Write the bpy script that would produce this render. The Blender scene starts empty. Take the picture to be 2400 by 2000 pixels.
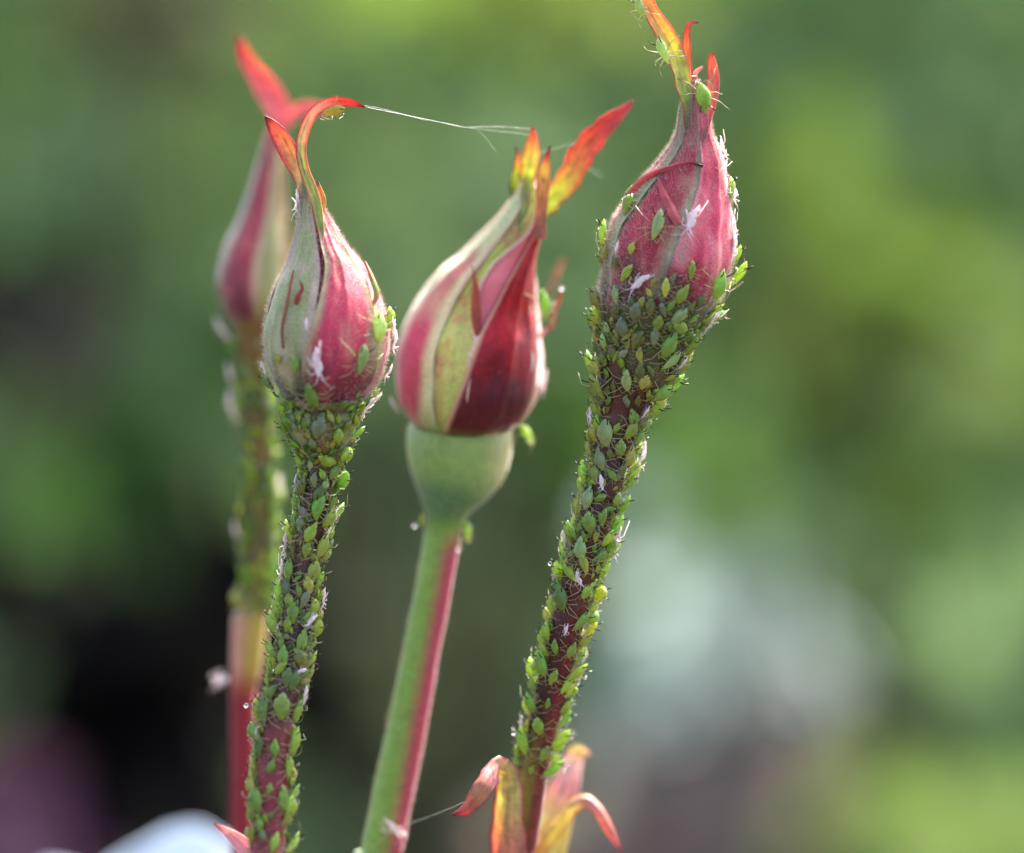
import bpy, math, random
import numpy as np
from mathutils import Vector, Matrix

# ------------------------------------------------------------------ camera, sky, sun, exposure
# one Blender unit is one centimetre
sc = bpy.context.scene
sc.unit_settings.system = 'METRIC'
sc.unit_settings.scale_length = 0.01
D = 30.0            # camera to focal plane
PX = 280.0          # photograph pixels (2400 wide) per centimetre in the focal plane
cam_d = bpy.data.cameras.new('camera')
cam = bpy.data.objects.new('camera', cam_d)
sc.collection.objects.link(cam)
cam.location = (0, -D, 0)
cam.rotation_euler = (math.radians(90), 0, 0)
cam_d.sensor_width = 36.0
cam_d.sensor_fit = 'HORIZONTAL'
cam_d.lens = 36.0 * D / (2400 / PX)
cam_d.clip_start = 0.5
cam_d.clip_end = 2000
cam_d.dof.use_dof = True
cam_d.dof.focus_distance = D
APERTURE = 1.45     # diameter in cm
cam_d.dof.aperture_fstop = cam_d.lens * 1e-3 / APERTURE
sc.camera = cam

SUN_EL, SUN_AZ = math.radians(55), math.radians(32)     # azimuth from +Y (behind the buds) towards +X
sun_dir = Vector((math.sin(SUN_AZ) * math.cos(SUN_EL), math.cos(SUN_AZ) * math.cos(SUN_EL), math.sin(SUN_EL)))
world = bpy.data.worlds.new('World')
sc.world = world
world.use_nodes = True
wn = world.node_tree
sky = wn.nodes.new('ShaderNodeTexSky')
sky.sky_type = 'NISHITA'
sky.sun_disc = False
sky.sun_elevation = SUN_EL
sky.sun_rotation = SUN_AZ
sky.air_density = 0.6
sky.dust_density = 5.0
sky.ozone_density = 0.6
wn.links.new(sky.outputs[0], wn.nodes['Background'].inputs[0])
wn.nodes['Background'].inputs[1].default_value = 0.15
sun_d = bpy.data.lights.new('sun', 'SUN')
sun_d.energy = 4.6
sun_d.angle = math.radians(0.6)
sun_d.color = (1.0, 0.95, 0.87)
sun = bpy.data.objects.new('sun', sun_d)
sc.collection.objects.link(sun)
sun.location = sun_dir * 100
sun.rotation_euler = sun_dir.to_track_quat('Z', 'Y').to_euler()
sc.view_settings.view_transform = 'Standard'
sc.view_settings.look = 'None'
sc.view_settings.exposure = 2.28
sc.view_settings.gamma = 1.0
sc.view_settings.use_curve_mapping = False
sc.cycles.use_denoising = True
sc.cycles.max_bounces = 8
sc.cycles.transparent_max_bounces = 8
sc.cycles.sample_clamp_indirect = 6.0

rng = np.random.default_rng(7)
random.seed(7)
C = sc.collection

# ------------------------------------------------------------------ helpers
def W(px, py, y):
    s = (D + y) / D
    return np.array([(px - 1200) / PX * s, y, (1000 - py) / PX * s])

def lin(c):
    c = np.asarray(c, float) / 255.0
    return np.where(c <= 0.04045, c / 12.92, ((c + 0.055) / 1.055) ** 2.4)

def _hash(i, j, k, seed):
    h = (i * 374761393 + j * 668265263 + k * 2147483647 + seed * 974634777) & 0xFFFFFFFF
    h = ((h ^ (h >> 13)) * 1274126177) & 0xFFFFFFFF
    return ((h ^ (h >> 16)) & 0xFFFF) / 65535.0

def noise(p, scale, seed=0):
    p = np.asarray(p, float) * scale
    i0 = np.floor(p).astype(np.int64)
    f = p - i0
    f = f * f * (3 - 2 * f)
    r = 0
    for a in (0, 1):
        for b in (0, 1):
            for c in (0, 1):
                w = (f[..., 0] if a else 1 - f[..., 0]) * (f[..., 1] if b else 1 - f[..., 1]) * (f[..., 2] if c else 1 - f[..., 2])
                r = r + w * _hash(i0[..., 0] + a, i0[..., 1] + b, i0[..., 2] + c, seed)
    return r * 2 - 1

def interp(x, xs, ys):
    return np.interp(x, xs, ys)

def spline(pts, n):
    """Catmull-Rom through pts (any columns), n samples."""
    pts = np.asarray(pts, float)
    P = np.vstack([2 * pts[0] - pts[1], pts, 2 * pts[-1] - pts[-2]])
    t = np.linspace(0, len(pts) - 1, n)
    i = np.minimum(t.astype(int), len(pts) - 2)
    f = (t - i)[:, None]
    p0, p1, p2, p3 = P[i], P[i + 1], P[i + 2], P[i + 3]
    return 0.5 * (2 * p1 + (p2 - p0) * f + (2 * p0 - 5 * p1 + 4 * p2 - p3) * f ** 2 + (3 * p1 - p0 - 3 * p2 + p3) * f ** 3)

def mesh_obj(name, verts, faces, col=None, mat=None, parent=None, smooth=True, tint=None):
    me = bpy.data.meshes.new(name)
    me.from_pydata([tuple(v) for v in verts], [], [tuple(int(q) for q in f) for f in faces])
    if col is not None:
        a = me.color_attributes.new('Col', 'FLOAT_COLOR', 'POINT')
        c4 = np.ones((len(verts), 4), np.float32)
        c4[:, :3] = col
        a.data.foreach_set('color', c4.ravel())
    if tint is not None:
        a = me.attributes.new('tint', 'FLOAT', 'POINT')
        a.data.foreach_set('value', np.asarray(tint, np.float32))
    if smooth:
        me.polygons.foreach_set('use_smooth', np.ones(len(me.polygons), bool))
    if mat:
        me.materials.append(mat)
    me.update()
    o = bpy.data.objects.new(name, me)
    C.objects.link(o)
    if parent is not None:
        o.parent = parent
    return o

def empty(name, loc=(0, 0, 0)):
    o = bpy.data.objects.new(name, None)
    o.empty_display_size = 0.2
    C.objects.link(o)
    o.location = loc
    return o

def tag(o, label=None, cat=None, group=None, kind=None):
    if label: o['label'] = label
    if cat: o['category'] = cat
    if group: o['group'] = group
    if kind: o['kind'] = kind
    return o

def under(o, parent):
    """parent keeping world coordinates of the mesh (parents are Empties with a plain location)"""
    o.parent = parent
    o.matrix_parent_inverse = Matrix.Translation(-Vector(parent.location)) if parent.type == 'EMPTY' else Matrix.Identity(4)
    return o

def grid_faces(nr, nc, wrap=False, off=0):
    f = []
    m = nc if wrap else nc - 1
    for i in range(nr - 1):
        for j in range(m):
            k = (j + 1) % nc
            f.append((off + i * nc + j, off + i * nc + k, off + (i + 1) * nc + k, off + (i + 1) * nc + j))
    return f

def tube(pts, rad, n=6, closed=True):
    pts = np.asarray(pts, float)
    rad = np.broadcast_to(np.asarray(rad, float), (len(pts),))
    tang = np.gradient(pts, axis=0)
    tang /= np.linalg.norm(tang, axis=1)[:, None] + 1e-12
    ref = np.array([0, 0, 1.0]) if abs(tang[0][2]) < 0.9 else np.array([1.0, 0, 0])
    u = np.cross(tang[0], ref); u /= np.linalg.norm(u)
    V = []
    for i in range(len(pts)):
        u = u - tang[i] * np.dot(u, tang[i]); u /= np.linalg.norm(u)
        v = np.cross(tang[i], u)
        for k in range(n):
            a = 2 * math.pi * k / n
            V.append(pts[i] + rad[i] * (math.cos(a) * u + math.sin(a) * v))
    F = grid_faces(len(pts), n, True)
    if closed:
        F.append(tuple(range(n - 1, -1, -1)))
        b = (len(pts) - 1) * n
        F.append(tuple(range(b, b + n)))
    return np.array(V), F

class Mix:
    """collects pieces into one mesh"""
    def __init__(s): s.v = []; s.f = []; s.c = []; s.t = []; s.n = 0
    def add(s, v, f, col, tint=0.0):
        v = np.asarray(v, float)
        s.f += [tuple(q + s.n for q in g) for g in f]
        s.v.append(v)
        col = np.asarray(col, float)
        s.c.append(np.broadcast_to(col, (len(v), 3)) if col.ndim == 1 else col)
        s.t.append(np.full(len(v), tint) if np.isscalar(tint) else np.asarray(tint))
        s.n += len(v)
    def arrays(s): return np.vstack(s.v), s.f, np.vstack(s.c), np.concatenate(s.t)

# ------------------------------------------------------------------ materials
def mat(name, rough=0.5, sheen=0.0, trans=0.0, bump=0.0, bscale=60.0, vary=0.15, vscale=25.0, spec=0.4, sss=0.0, objtint=False, coat=0.0, transcol=(1.0, 1.0, 0.75), plain=None, sheencol=(1, .95, .95)):
    m = bpy.data.materials.new(name)
    m.use_nodes = True
    nt = m.node_tree
    nt.nodes.clear()
    N = nt.nodes.new; L = nt.links.new
    out = N('ShaderNodeOutputMaterial')
    p = N('ShaderNodeBsdfPrincipled')
    tc = N('ShaderNodeTexCoord')
    if plain is None:
        at = N('ShaderNodeAttribute'); at.attribute_name = 'Col'
        base = at.outputs['Color']
    else:
        rgb = N('ShaderNodeRGB'); rgb.outputs[0].default_value = (*plain, 1)
        base = rgb.outputs[0]
    if objtint:
        oi = N('ShaderNodeObjectInfo')
        ta = N('ShaderNodeAttribute'); ta.attribute_name = 'tint'
        mx = N('ShaderNodeMix'); mx.data_type = 'RGBA'; mx.blend_type = 'MULTIPLY'
        L(ta.outputs['Fac'], mx.inputs['Factor'])
        L(base, mx.inputs['A']); L(oi.outputs['Color'], mx.inputs['B'])
        base = mx.outputs['Result']
    if vary > 0:
        nz = N('ShaderNodeTexNoise'); nz.inputs['Scale'].default_value = vscale; nz.inputs['Detail'].default_value = 4
        nz.inputs['Roughness'].default_value = 0.65
        L(tc.outputs['Object'], nz.inputs['Vector'])
        mr = N('ShaderNodeMapRange')
        mr.inputs['From Min'].default_value = 0.25; mr.inputs['From Max'].default_value = 0.75
        mr.inputs['To Min'].default_value = 1 - vary; mr.inputs['To Max'].default_value = 1 + vary
        L(nz.outputs['Fac'], mr.inputs['Value'])
        vm = N('ShaderNodeVectorMath'); vm.operation = 'SCALE'
        L(base, vm.inputs[0]); L(mr.outputs['Result'], vm.inputs['Scale'])
        base = vm.outputs[0]
    L(base, p.inputs['Base Color'])
    p.inputs['Roughness'].default_value = rough
    p.inputs['Specular IOR Level'].default_value = spec
    p.inputs['Sheen Weight'].default_value = sheen
    p.inputs['Sheen Roughness'].default_value = 0.35
    p.inputs['Sheen Tint'].default_value = (*sheencol, 1)
    p.inputs['Coat Weight'].default_value = coat
    if sss > 0:
        p.inputs['Subsurface Weight'].default_value = sss
        p.inputs['Subsurface Radius'].default_value = (1.0, 0.5, 0.25)
        p.inputs['Subsurface Scale'].default_value = 0.06
    surf = p.outputs[0]
    if bump > 0:
        bn = N('ShaderNodeTexNoise'); bn.inputs['Scale'].default_value = bscale; bn.inputs['Detail'].default_value = 3
        L(tc.outputs['Object'], bn.inputs['Vector'])
        b = N('ShaderNodeBump'); b.inputs['Strength'].default_value = bump; b.inputs['Distance'].default_value = 0.01
        L(bn.outputs['Fac'], b.inputs['Height'])
        L(b.outputs[0], p.inputs['Normal'])
    if trans > 0:
        t = N('ShaderNodeBsdfTranslucent')
        tm = N('ShaderNodeMix'); tm.data_type = 'RGBA'; tm.blend_type = 'MULTIPLY'; tm.inputs['Factor'].default_value = 1
        L(base, tm.inputs['A']); tm.inputs['B'].default_value = (*transcol, 1)
        L(tm.outputs['Result'], t.inputs['Color'])
        ms = N('ShaderNodeMixShader'); ms.inputs[0].default_value = trans
        L(surf, ms.inputs[1]); L(t.outputs[0], ms.inputs[2])
        surf = ms.outputs[0]
    L(surf, out.inputs['Surface'])
    return m

M_sepal = mat('sepal_skin', rough=0.5, sheen=0.32, bump=0.6, bscale=70, vary=0.42, vscale=60, spec=0.45, sss=0.12)
M_crim = mat('crimson_sepal_skin', rough=0.45, sheen=0.04, bump=0.4, bscale=50, vary=0.3, vscale=45, spec=0.35, sss=0.1)
M_stem = mat('stem_skin', rough=0.45, sheen=0.25, bump=0.4, bscale=22, vary=0.22, vscale=14, spec=0.45)
M_tip = mat('sepal_leaf_tip', rough=0.45, sheen=0.2, trans=0.42, bump=0.2, bscale=40, vary=0.2, vscale=22, transcol=(1, .95, .7))
M_petal = mat('petal', rough=0.5, sheen=0.3, trans=0.08, bump=0.15, bscale=20, vary=0.1, vscale=12, transcol=(1, .9, .95))
M_hair = mat('plant_hair', rough=0.4, trans=0.45, vary=0, transcol=(1, 1, 1))
M_aphid = mat('aphid_skin', rough=0.36, trans=0.55, vary=0.18, vscale=5.0, spec=0.5, objtint=True, transcol=(1.0, 1.0, .6))
M_limb = mat('aphid_limb', rough=0.35, trans=0.3, vary=0, spec=0.5, transcol=(1, .95, .8))
M_skin = mat('shed_skin', rough=0.4, trans=0.4, vary=0.12, vscale=6, spec=0.5, transcol=(1, .96, .95))
M_silk = mat('spider_silk', rough=0.3, trans=0.4, vary=0, spec=0.6, plain=(0.85, 0.86, 0.84), transcol=(1, 1, 1))
M_leaf = mat('garden_leaf', rough=0.9, spec=0.1, trans=0.5, vary=0.12, vscale=0.4, transcol=(.98, 1, .7))
M_wood = mat('garden_stalk', rough=0.7, vary=0.2, vscale=1.5)
M_soil = mat('soil', rough=0.95, bump=0.6, bscale=1.0, vary=0.4, vscale=0.3, plain=(0.045, 0.032, 0.022))
M_pale = mat('pale_flower_petal', rough=0.6, trans=0.6, vary=0.05, vscale=1.0, transcol=(.97, 1, 1))
M_white = mat('white_petal', rough=0.5, trans=0.35, vary=0.05, vscale=1.0, transcol=(.95, .98, 1))
M_drop = bpy.data.materials.new('honeydew')
M_drop.use_nodes = True
_p = M_drop.node_tree.nodes['Principled BSDF']
_p.inputs['Transmission Weight'].default_value = 1.0
_p.inputs['Roughness'].default_value = 0.02
_p.inputs['IOR'].default_value = 1.36

# ------------------------------------------------------------------ the setting: soil and the garden behind
GZ = -32.0
g = 700
xs = np.linspace(-g, g, 60)
gx, gy = np.meshgrid(xs, xs + 300)
gv = np.stack([gx, gy, GZ + 1.2 * noise(np.stack([gx, gy, gx * 0], -1), 0.05, 3)], -1).reshape(-1, 3)
tag(mesh_obj('ground', gv, grid_faces(60, 60), mat=M_soil), 'bare brown soil of the garden bed', kind='structure')

def leaf_shape(n=5):
    t = np.linspace(0, 1, n)
    w = np.sin(np.pi * t ** 0.8) * 0.36 * (1 - 0.25 * t)
    rows = []
    for i in range(n):
        droop = -0.22 * t[i] ** 2
        rows += [(t[i], -w[i], droop + 0.25 * w[i]), (t[i], 0, droop), (t[i], w[i], droop + 0.25 * w[i])]
    return np.array(rows), grid_faces(n, 3)
LEAF_V, LEAF_F = leaf_shape()

def frame_from(x, z):
    x = x / np.linalg.norm(x)
    z = z - x * np.dot(x, z); z = z / (np.linalg.norm(z) + 1e-9)
    return np.stack([x, np.cross(z, x), z], 1)

def plant(name, label, cat, px, py, y, wpx, hpx, layers, leaf, rgb, var=0.15, thick=8.0, group=None, stalk=(70, 60, 40), up=0.45, matl=None):
    """leafy plant standing on the soil: trunk stalks and a crown of many single leaves. px extents are its apparent size in photo pixels."""
    c = W(px, py, y)
    k = (D + y) / D / PX
    hx, hz = wpx * k / 2, hpx * k / 2
    root = empty(name, (c[0], c[1], GZ))
    mx = Mix()
    base = lin(rgb)
    leaf = leaf * .62
    n = int(layers * 2.5 * hx * hz / (.34 * leaf ** 2)) + 10      # leaves for about that many layers of cover
    for i in range(n):
        q = np.clip(rng.normal(0, .46, 3), -1.15, 1.15)
        p = c + q * np.array([hx, thick, hz])
        d = np.array([q[0] + rng.normal(0, .7), rng.normal(-.2, .6), rng.normal(-0.1, .5)])
        nrm = np.array([rng.normal(0, .3), -1 + rng.normal(0, .3), up + rng.normal(0, .25)])
        R = frame_from(d, nrm)
        s = leaf * rng.uniform(.7, 1.25)
        v = (LEAF_V - [0.5, 0, 0]) * s @ R.T + p
        mx.add(v, LEAF_F, np.clip(base * (1 + rng.normal(0, var)) * (1 + rng.normal(0, var * .4, 3)), 0.002, 0.9))
    v, f, col, _ = mx.arrays()
    under(mesh_obj('crown', v, f, col, matl or M_leaf), root)['kind'] = 'stuff'
    for j in range(4):
        top = c + np.array([rng.uniform(-.6, .6) * hx, rng.uniform(-.5, .5) * thick, rng.uniform(-.3, .5) * hz])
        b = np.array([c[0] + rng.normal(0, 1.2), c[1] + rng.normal(0, 1.2), GZ - 0.5])
        mid = (top + b) / 2 + rng.normal(0, 1.0, 3)
        pts = spline([b, mid, top], 10)
        vv, ff = tube(pts, np.linspace(.5, .15, 10), 6)
        under(mesh_obj('stalk', vv, ff, np.broadcast_to(lin(stalk), (len(vv), 3)), M_wood), root)
    tag(root, label, cat, group)
    return root

# the hedge that closes the view: one mass of leaves over a dark bank
mx = Mix()
for i in range(11000):
    p = np.array([rng.uniform(-75, 75), 163 + rng.uniform(-12, 12), rng.uniform(GZ, 55)])
    R = frame_from(np.array([rng.normal(), rng.normal(0, .4), rng.normal(-.3, .6)]), np.array([rng.normal(0, .4), -1, .95 + rng.normal(0, .4)]))
    big = noise(p, 0.05, 11)
    colr = lin((154, 180, 130)) * (1 + 0.1 * big + rng.normal(0, .1))
    mx.add((LEAF_V - [.5, 0, 0]) * rng.uniform(3.4, 5.2) @ R.T + p, LEAF_F, np.clip(colr, .01, .9))
for i in range(2600):      # the inner depth of the hedge, so that no sky shows through
    p = np.array([rng.uniform(-90, 90), 208 + rng.uniform(-10, 10), rng.uniform(GZ, 52)])
    R = frame_from(np.array([rng.normal(), rng.normal(0, .4), rng.normal(-.3, .6)]), np.array([rng.normal(0, .3), -1, .6 + rng.normal(0, .3)]))
    mx.add((LEAF_V - [.5, 0, 0]) * rng.uniform(8, 11) @ R.T + p, LEAF_F, lin((156, 180, 132)) * (1 + rng.normal(0, .1)))
v, f, col, _ = mx.arrays()
tag(mesh_obj('hedge', v, f, col, M_leaf), 'blurred grey-green hedge closing the view behind the rosebuds', 'hedge', kind='stuff')

S = 2400 / 2100.0
plant('olive_shrub', 'blurred olive-green shrub beside the aphid-crusted rosebud', 'shrub', 1780 * S, 700 * S, 80, 760 * S, 700 * S, 2.4, 7, (80, 100, 44), .05)
plant('green_shrub', 'blurred grey-green shrub behind the crimson bud on the smooth stem', 'shrub', 950 * S, 640 * S, 100, 700 * S, 640 * S, 2.2, 8, (80, 102, 72), .08)
plant('yellow_green_shrub', 'blurred tall yellow-green shrub rising above the other shrubs', 'shrub', 1050 * S, -90 * S, 120, 900 * S, 300 * S, 2.6, 8, (122, 142, 64), .06, up=1.0)
plant('grey_brown_shrub', 'blurred dark grey-brown twiggy shrub beside the tall yellow-green shrub', 'shrub', 300 * S, 0, 90, 420 * S, 360 * S, 2, 5, (58, 64, 46), .1)
plant('dark_green_shrub', 'blurred dark green shrub beside the blurred rosebud on a red-based stem', 'shrub', 310 * S, 940 * S, 70, 640 * S, 460 * S, 3.5, 6, (42, 66, 36), .1)
plant('shade_painted_evergreen', 'blurred evergreen shrub above the dark green one, shade painted into its near-black leaves', 'shrub', 40 * S, 640 * S, 66, 480 * S, 260 * S, 3.5, 5.5, (12, 18, 11), .2)  # near-black leaf colour paints a shaded patch of the garden
plant('shade_painted_shrub', 'blurred shrub behind the white flower, its near-black leaf colour painting deep shade', 'shrub', 300 * S, 1400 * S, 55, 680 * S, 600 * S, 6, 5.5, (5, 4, 8), .3, stalk=(30, 20, 26))  # deep shadow low in the garden, put into the leaves as near-black colour
plant('purple_leaved_plant', 'blurred dusky purple-leaved plant low beside the white flower', 'plant', 50 * S, 1720 * S, 46, 340 * S, 440 * S, 4, 4.5, (56, 36, 60), .12, stalk=(60, 30, 50))
plant('dusky_shrub', 'blurred dusky grey-green shrub between the rose stems', 'shrub', 780 * S, 1440 * S, 80, 600 * S, 760 * S, 3.4, 7, (48, 54, 44), .08, up=.6)
plant('leafy_green_shrub', 'blurred mid-green shrub between the smooth stem and the olive shrub', 'shrub', 1400 * S, 960 * S, 105, 760 * S, 480 * S, 2.2, 7, (74, 104, 50), .08, up=.8)
plant('pale_flower_head', 'large pale blue-green blurred flower head beside the aphid-covered stem', 'flower', 1490 * S, 1330 * S, 80, 500 * S, 480 * S, 2.4, 4.5, (172, 188, 184), .04, thick=3, up=1.2, matl=M_pale)
plant('mauve_plant', 'blurred mauve-grey low plant below the pale flower head', 'plant', 1480 * S, 1720 * S, 80, 1000 * S, 400 * S, 2.6, 4, (128, 114, 120), .05)
plant('lime_plant', 'blurred bright lime-green low plant beside the mauve plant', 'plant', 2060 * S, 1740 * S, 75, 800 * S, 360 * S, 2.4, 5, (106, 128, 74), .06)
plant('sage_shrub', 'blurred sage-green shrub between the olive shrub and the lime plant', 'shrub', 1900 * S, 1240 * S, 95, 660 * S, 560 * S, 2.4, 7, (102, 128, 88), .05, up=.9)

# ------------------------------------------------------------------ hosts: rose stems and buds as stacks of rings
class Host:
    """rows: (py, px_left, px_right, depth)"""
    def __init__(s, rows, tilt=0.22, bud_end=0):
        s.tilt = tilt
        r = np.array(rows, float)
        s.py = r[:, 0]; s.cx = (r[:, 1] + r[:, 2]) / 2; s.r = (r[:, 2] - r[:, 1]) / 2; s.y = r[:, 3]
        n = 400
        fine = spline(np.stack([s.py, s.cx, s.r, s.y], 1), n)
        s.py, s.cx, s.r, s.y = fine.T
        o = np.argsort(s.py, kind='stable')
        s.py, s.cx, s.r, s.y = s.py[o], s.cx[o], s.r[o], s.y[o]
        s.r = np.maximum(s.r - 10 * np.clip((bud_end - s.py) / 60, 0, 1), 2.5)      # room for the thickness of the sepals
    def at(s, py):
        return np.interp(py, s.py, s.cx), np.interp(py, s.py, s.r), np.interp(py, s.py, s.y)
    def pos(s, py, th, off=0.0):
        py = np.asarray(py, float); th = np.asarray(th, float)
        cx, r, y = s.at(py)
        sc_ = (D + y) / D / PX
        rr = r * sc_ + off
        return np.stack([(cx - 1200) * sc_ + rr * np.cos(th), y + rr * np.sin(th), (1000 - py) * sc_ + s.tilt * rr * np.sin(th)], -1)
    def frame(s, py, th):
        p = s.pos(py, th)
        dn = s.pos(py + 3, th) - s.pos(py - 3, th)
        ar = s.pos(py, th + .02) - s.pos(py, th - .02)
        n = np.cross(ar, dn)
        n /= np.linalg.norm(n) + 1e-12
        c = s.pos(py, th) - (s.pos(py, th + math.pi))
        if np.dot(n, c) < 0: n = -n
        dn /= np.linalg.norm(dn) + 1e-12
        return p, n, dn
    def locate(s, px, py):
        """ring and angle of the surface point seen at a photo position"""
        q = py
        for _ in range(6):
            cx, r, y = s.at(q)
            t = -math.acos(max(-0.995, min(0.995, (px - cx) / r)))
            q = py + s.tilt * r * math.sin(t)
        return q, t

# (photo outlines of each plant, top of the neck down to the bottom of the picture, then on to the soil)
HA = Host([(405, 716, 722, .05), (430, 711, 728, .05), (455, 706, 740, .05), (478, 702, 755, .0), (520, 694, 782, -.02), (564, 686, 808, -.05), (610, 672, 845, -.05), (669, 642, 882, -.05), (720, 624, 903, -.05), (771, 614, 914, -.05), (820, 614, 915, -.05),
           (865, 625, 903, -.05), (905, 645, 880, -.05), (935, 672, 855, -.05), (950, 680, 842, -.05), (977, 672, 838, -.05), (1010, 680, 832, -.04), (1045, 700, 812, -.03), (1080, 715, 795, 0), (1120, 712, 786, 0), (1200, 700, 772, 0), (1300, 684, 754, 0), (1400, 666, 738, -.05),
           (1500, 652, 724, -.12), (1600, 636, 708, -.2), (1700, 612, 686, -.3), (1800, 603, 678, -.4), (1900, 596, 672, -.5), (2000, 592, 668, -.6), (2200, 585, 665, -.8), (4000, 640, 750, -.5), (9900, 800, 960, 0)], bud_end=930)
HB = Host([(262, 638, 644, 2.7), (300, 626, 654, 2.7), (324, 618, 660, 2.7), (393, 597, 668, 2.7), (495, 563, 672, 2.7), (581, 522, 680, 2.7), (650, 505, 682, 2.7), (690, 508, 680, 2.7), (730, 525, 668, 2.7), (758, 545, 655, 2.7), (780, 550, 645, 2.7), (830, 558, 640, 2.7), (880, 566, 632, 2.7),
           (1000, 572, 636, 2.7), (1214, 578, 640, 2.7), (1400, 564, 634, 2.7), (1450, 546, 628, 2.7), (1520, 543, 620, 2.7), (1590, 541, 612, 2.7), (1620, 540, 604, 2.7), (1800, 541, 602, 2.7), (2000, 541, 600, 2.7), (2300, 545, 610, 2.6), (4000, 640, 720, 2), (9900, 860, 960, 1)], bud_end=755)
HC = Host([(385, 1238, 1246, .9), (430, 1216, 1262, .94), (464, 1198, 1274, .98), (508, 1160, 1277, 1.04), (543, 1126, 1270, 1.1), (594, 1076, 1258, 1.18), (639, 1024, 1256, 1.25), (707, 972, 1262, 1.35), (783, 936, 1272, 1.35), (860, 926, 1274, 1.35), (923, 930, 1264, 1.35), (967, 948, 1240, 1.35), (995, 975, 1210, 1.35), (1012, 1010, 1180, 1.35), (1018, 1030, 1165, 1.35)], bud_end=1018)
HCS = Host([(985, 975, 1185, 1.35), (998, 958, 1199, 1.35), (1030, 953, 1202, 1.35), (1077, 957, 1196, 1.35), (1120, 968, 1182, 1.35), (1163, 984, 1148, 1.35), (1200, 995, 1104, 1.35), (1230, 997, 1085, 1.35), (1270, 992, 1078, 1.35), (1400, 968, 1056, 1.35), (1500, 949, 1036, 1.35), (1650, 918, 1010, 1.35), (1800, 886, 983, 1.35), (2000, 846, 943, 1.35), (2200, 812, 910, 1.35), (4000, 780, 880, 1), (9900, 900, 1010, .5)])
HD_ = [(172, 1622, 1630, .15), (215, 1606, 1648, .15), (257, 1594, 1661, .15), (314, 1582, 1672, .18), (371, 1546, 1692, .2), (430, 1496, 1704, .22), (470, 1466, 1712, .24), (514, 1434, 1718, .25), (571, 1416, 1722, .25), (629, 1408, 1716, .25), (671, 1405, 1702, .25), (714, 1406, 1672, .25), (757, 1408, 1640, .25),
       (800, 1406, 1618, .25), (857, 1404, 1590, .25), (900, 1404, 1558, .25), (950, 1406, 1520, .24), (1000, 1400, 1500, .22), (1100, 1382, 1470, .2), (1200, 1358, 1442, .2), (1300, 1330, 1412, .22), (1400, 1306, 1386, .27), (1500, 1282, 1360, .34), (1600, 1260, 1336, .45), (1700, 1236, 1310, .58),
       (1800, 1215, 1288, .72), (1900, 1196, 1272, .86), (2000, 1180, 1256, 1.0), (2200, 1150, 1230, 1.2), (4000, 1000, 1110, 1), (9900, 960, 1120, .5)]
HD = Host(HD_, bud_end=700)

def stem_mesh(name, host, py0, py1, colfn, parent, n=20, step=6, seed=0):
    pys = np.concatenate([np.arange(py0, min(py1, 2200), step), np.linspace(2200, py1, 30)[1:]]) if py1 > 2200 else np.arange(py0, py1 + step, step)
    th = np.linspace(0, 2 * math.pi, n, endpoint=False)
    PY, TH = np.meshgrid(pys, th, indexing='ij')
    P = host.pos(PY, TH)
    P0 = host.pos(PY, TH, 0.004 * noise(P, 9, seed) + 0.006 * noise(P, 3.5, seed + 1))
    col = colfn(PY, TH, P)
    f = grid_faces(len(pys), n, True)
    f.append(tuple(range(n - 1, -1, -1)))
    return under(mesh_obj(name, P0.reshape(-1, 3), f, np.clip(col, .003, .95).reshape(-1, 3), M_stem), parent)

def mix3(a, b, f):
    f = np.clip(np.asarray(f), 0, 1)[..., None]
    return np.asarray(a) * (1 - f) + np.asarray(b) * f

def sstep(a, b, x):
    t = np.clip((np.asarray(x, float) - a) / (b - a), 0, 1)
    return t * t * (3 - 2 * t)

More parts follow.
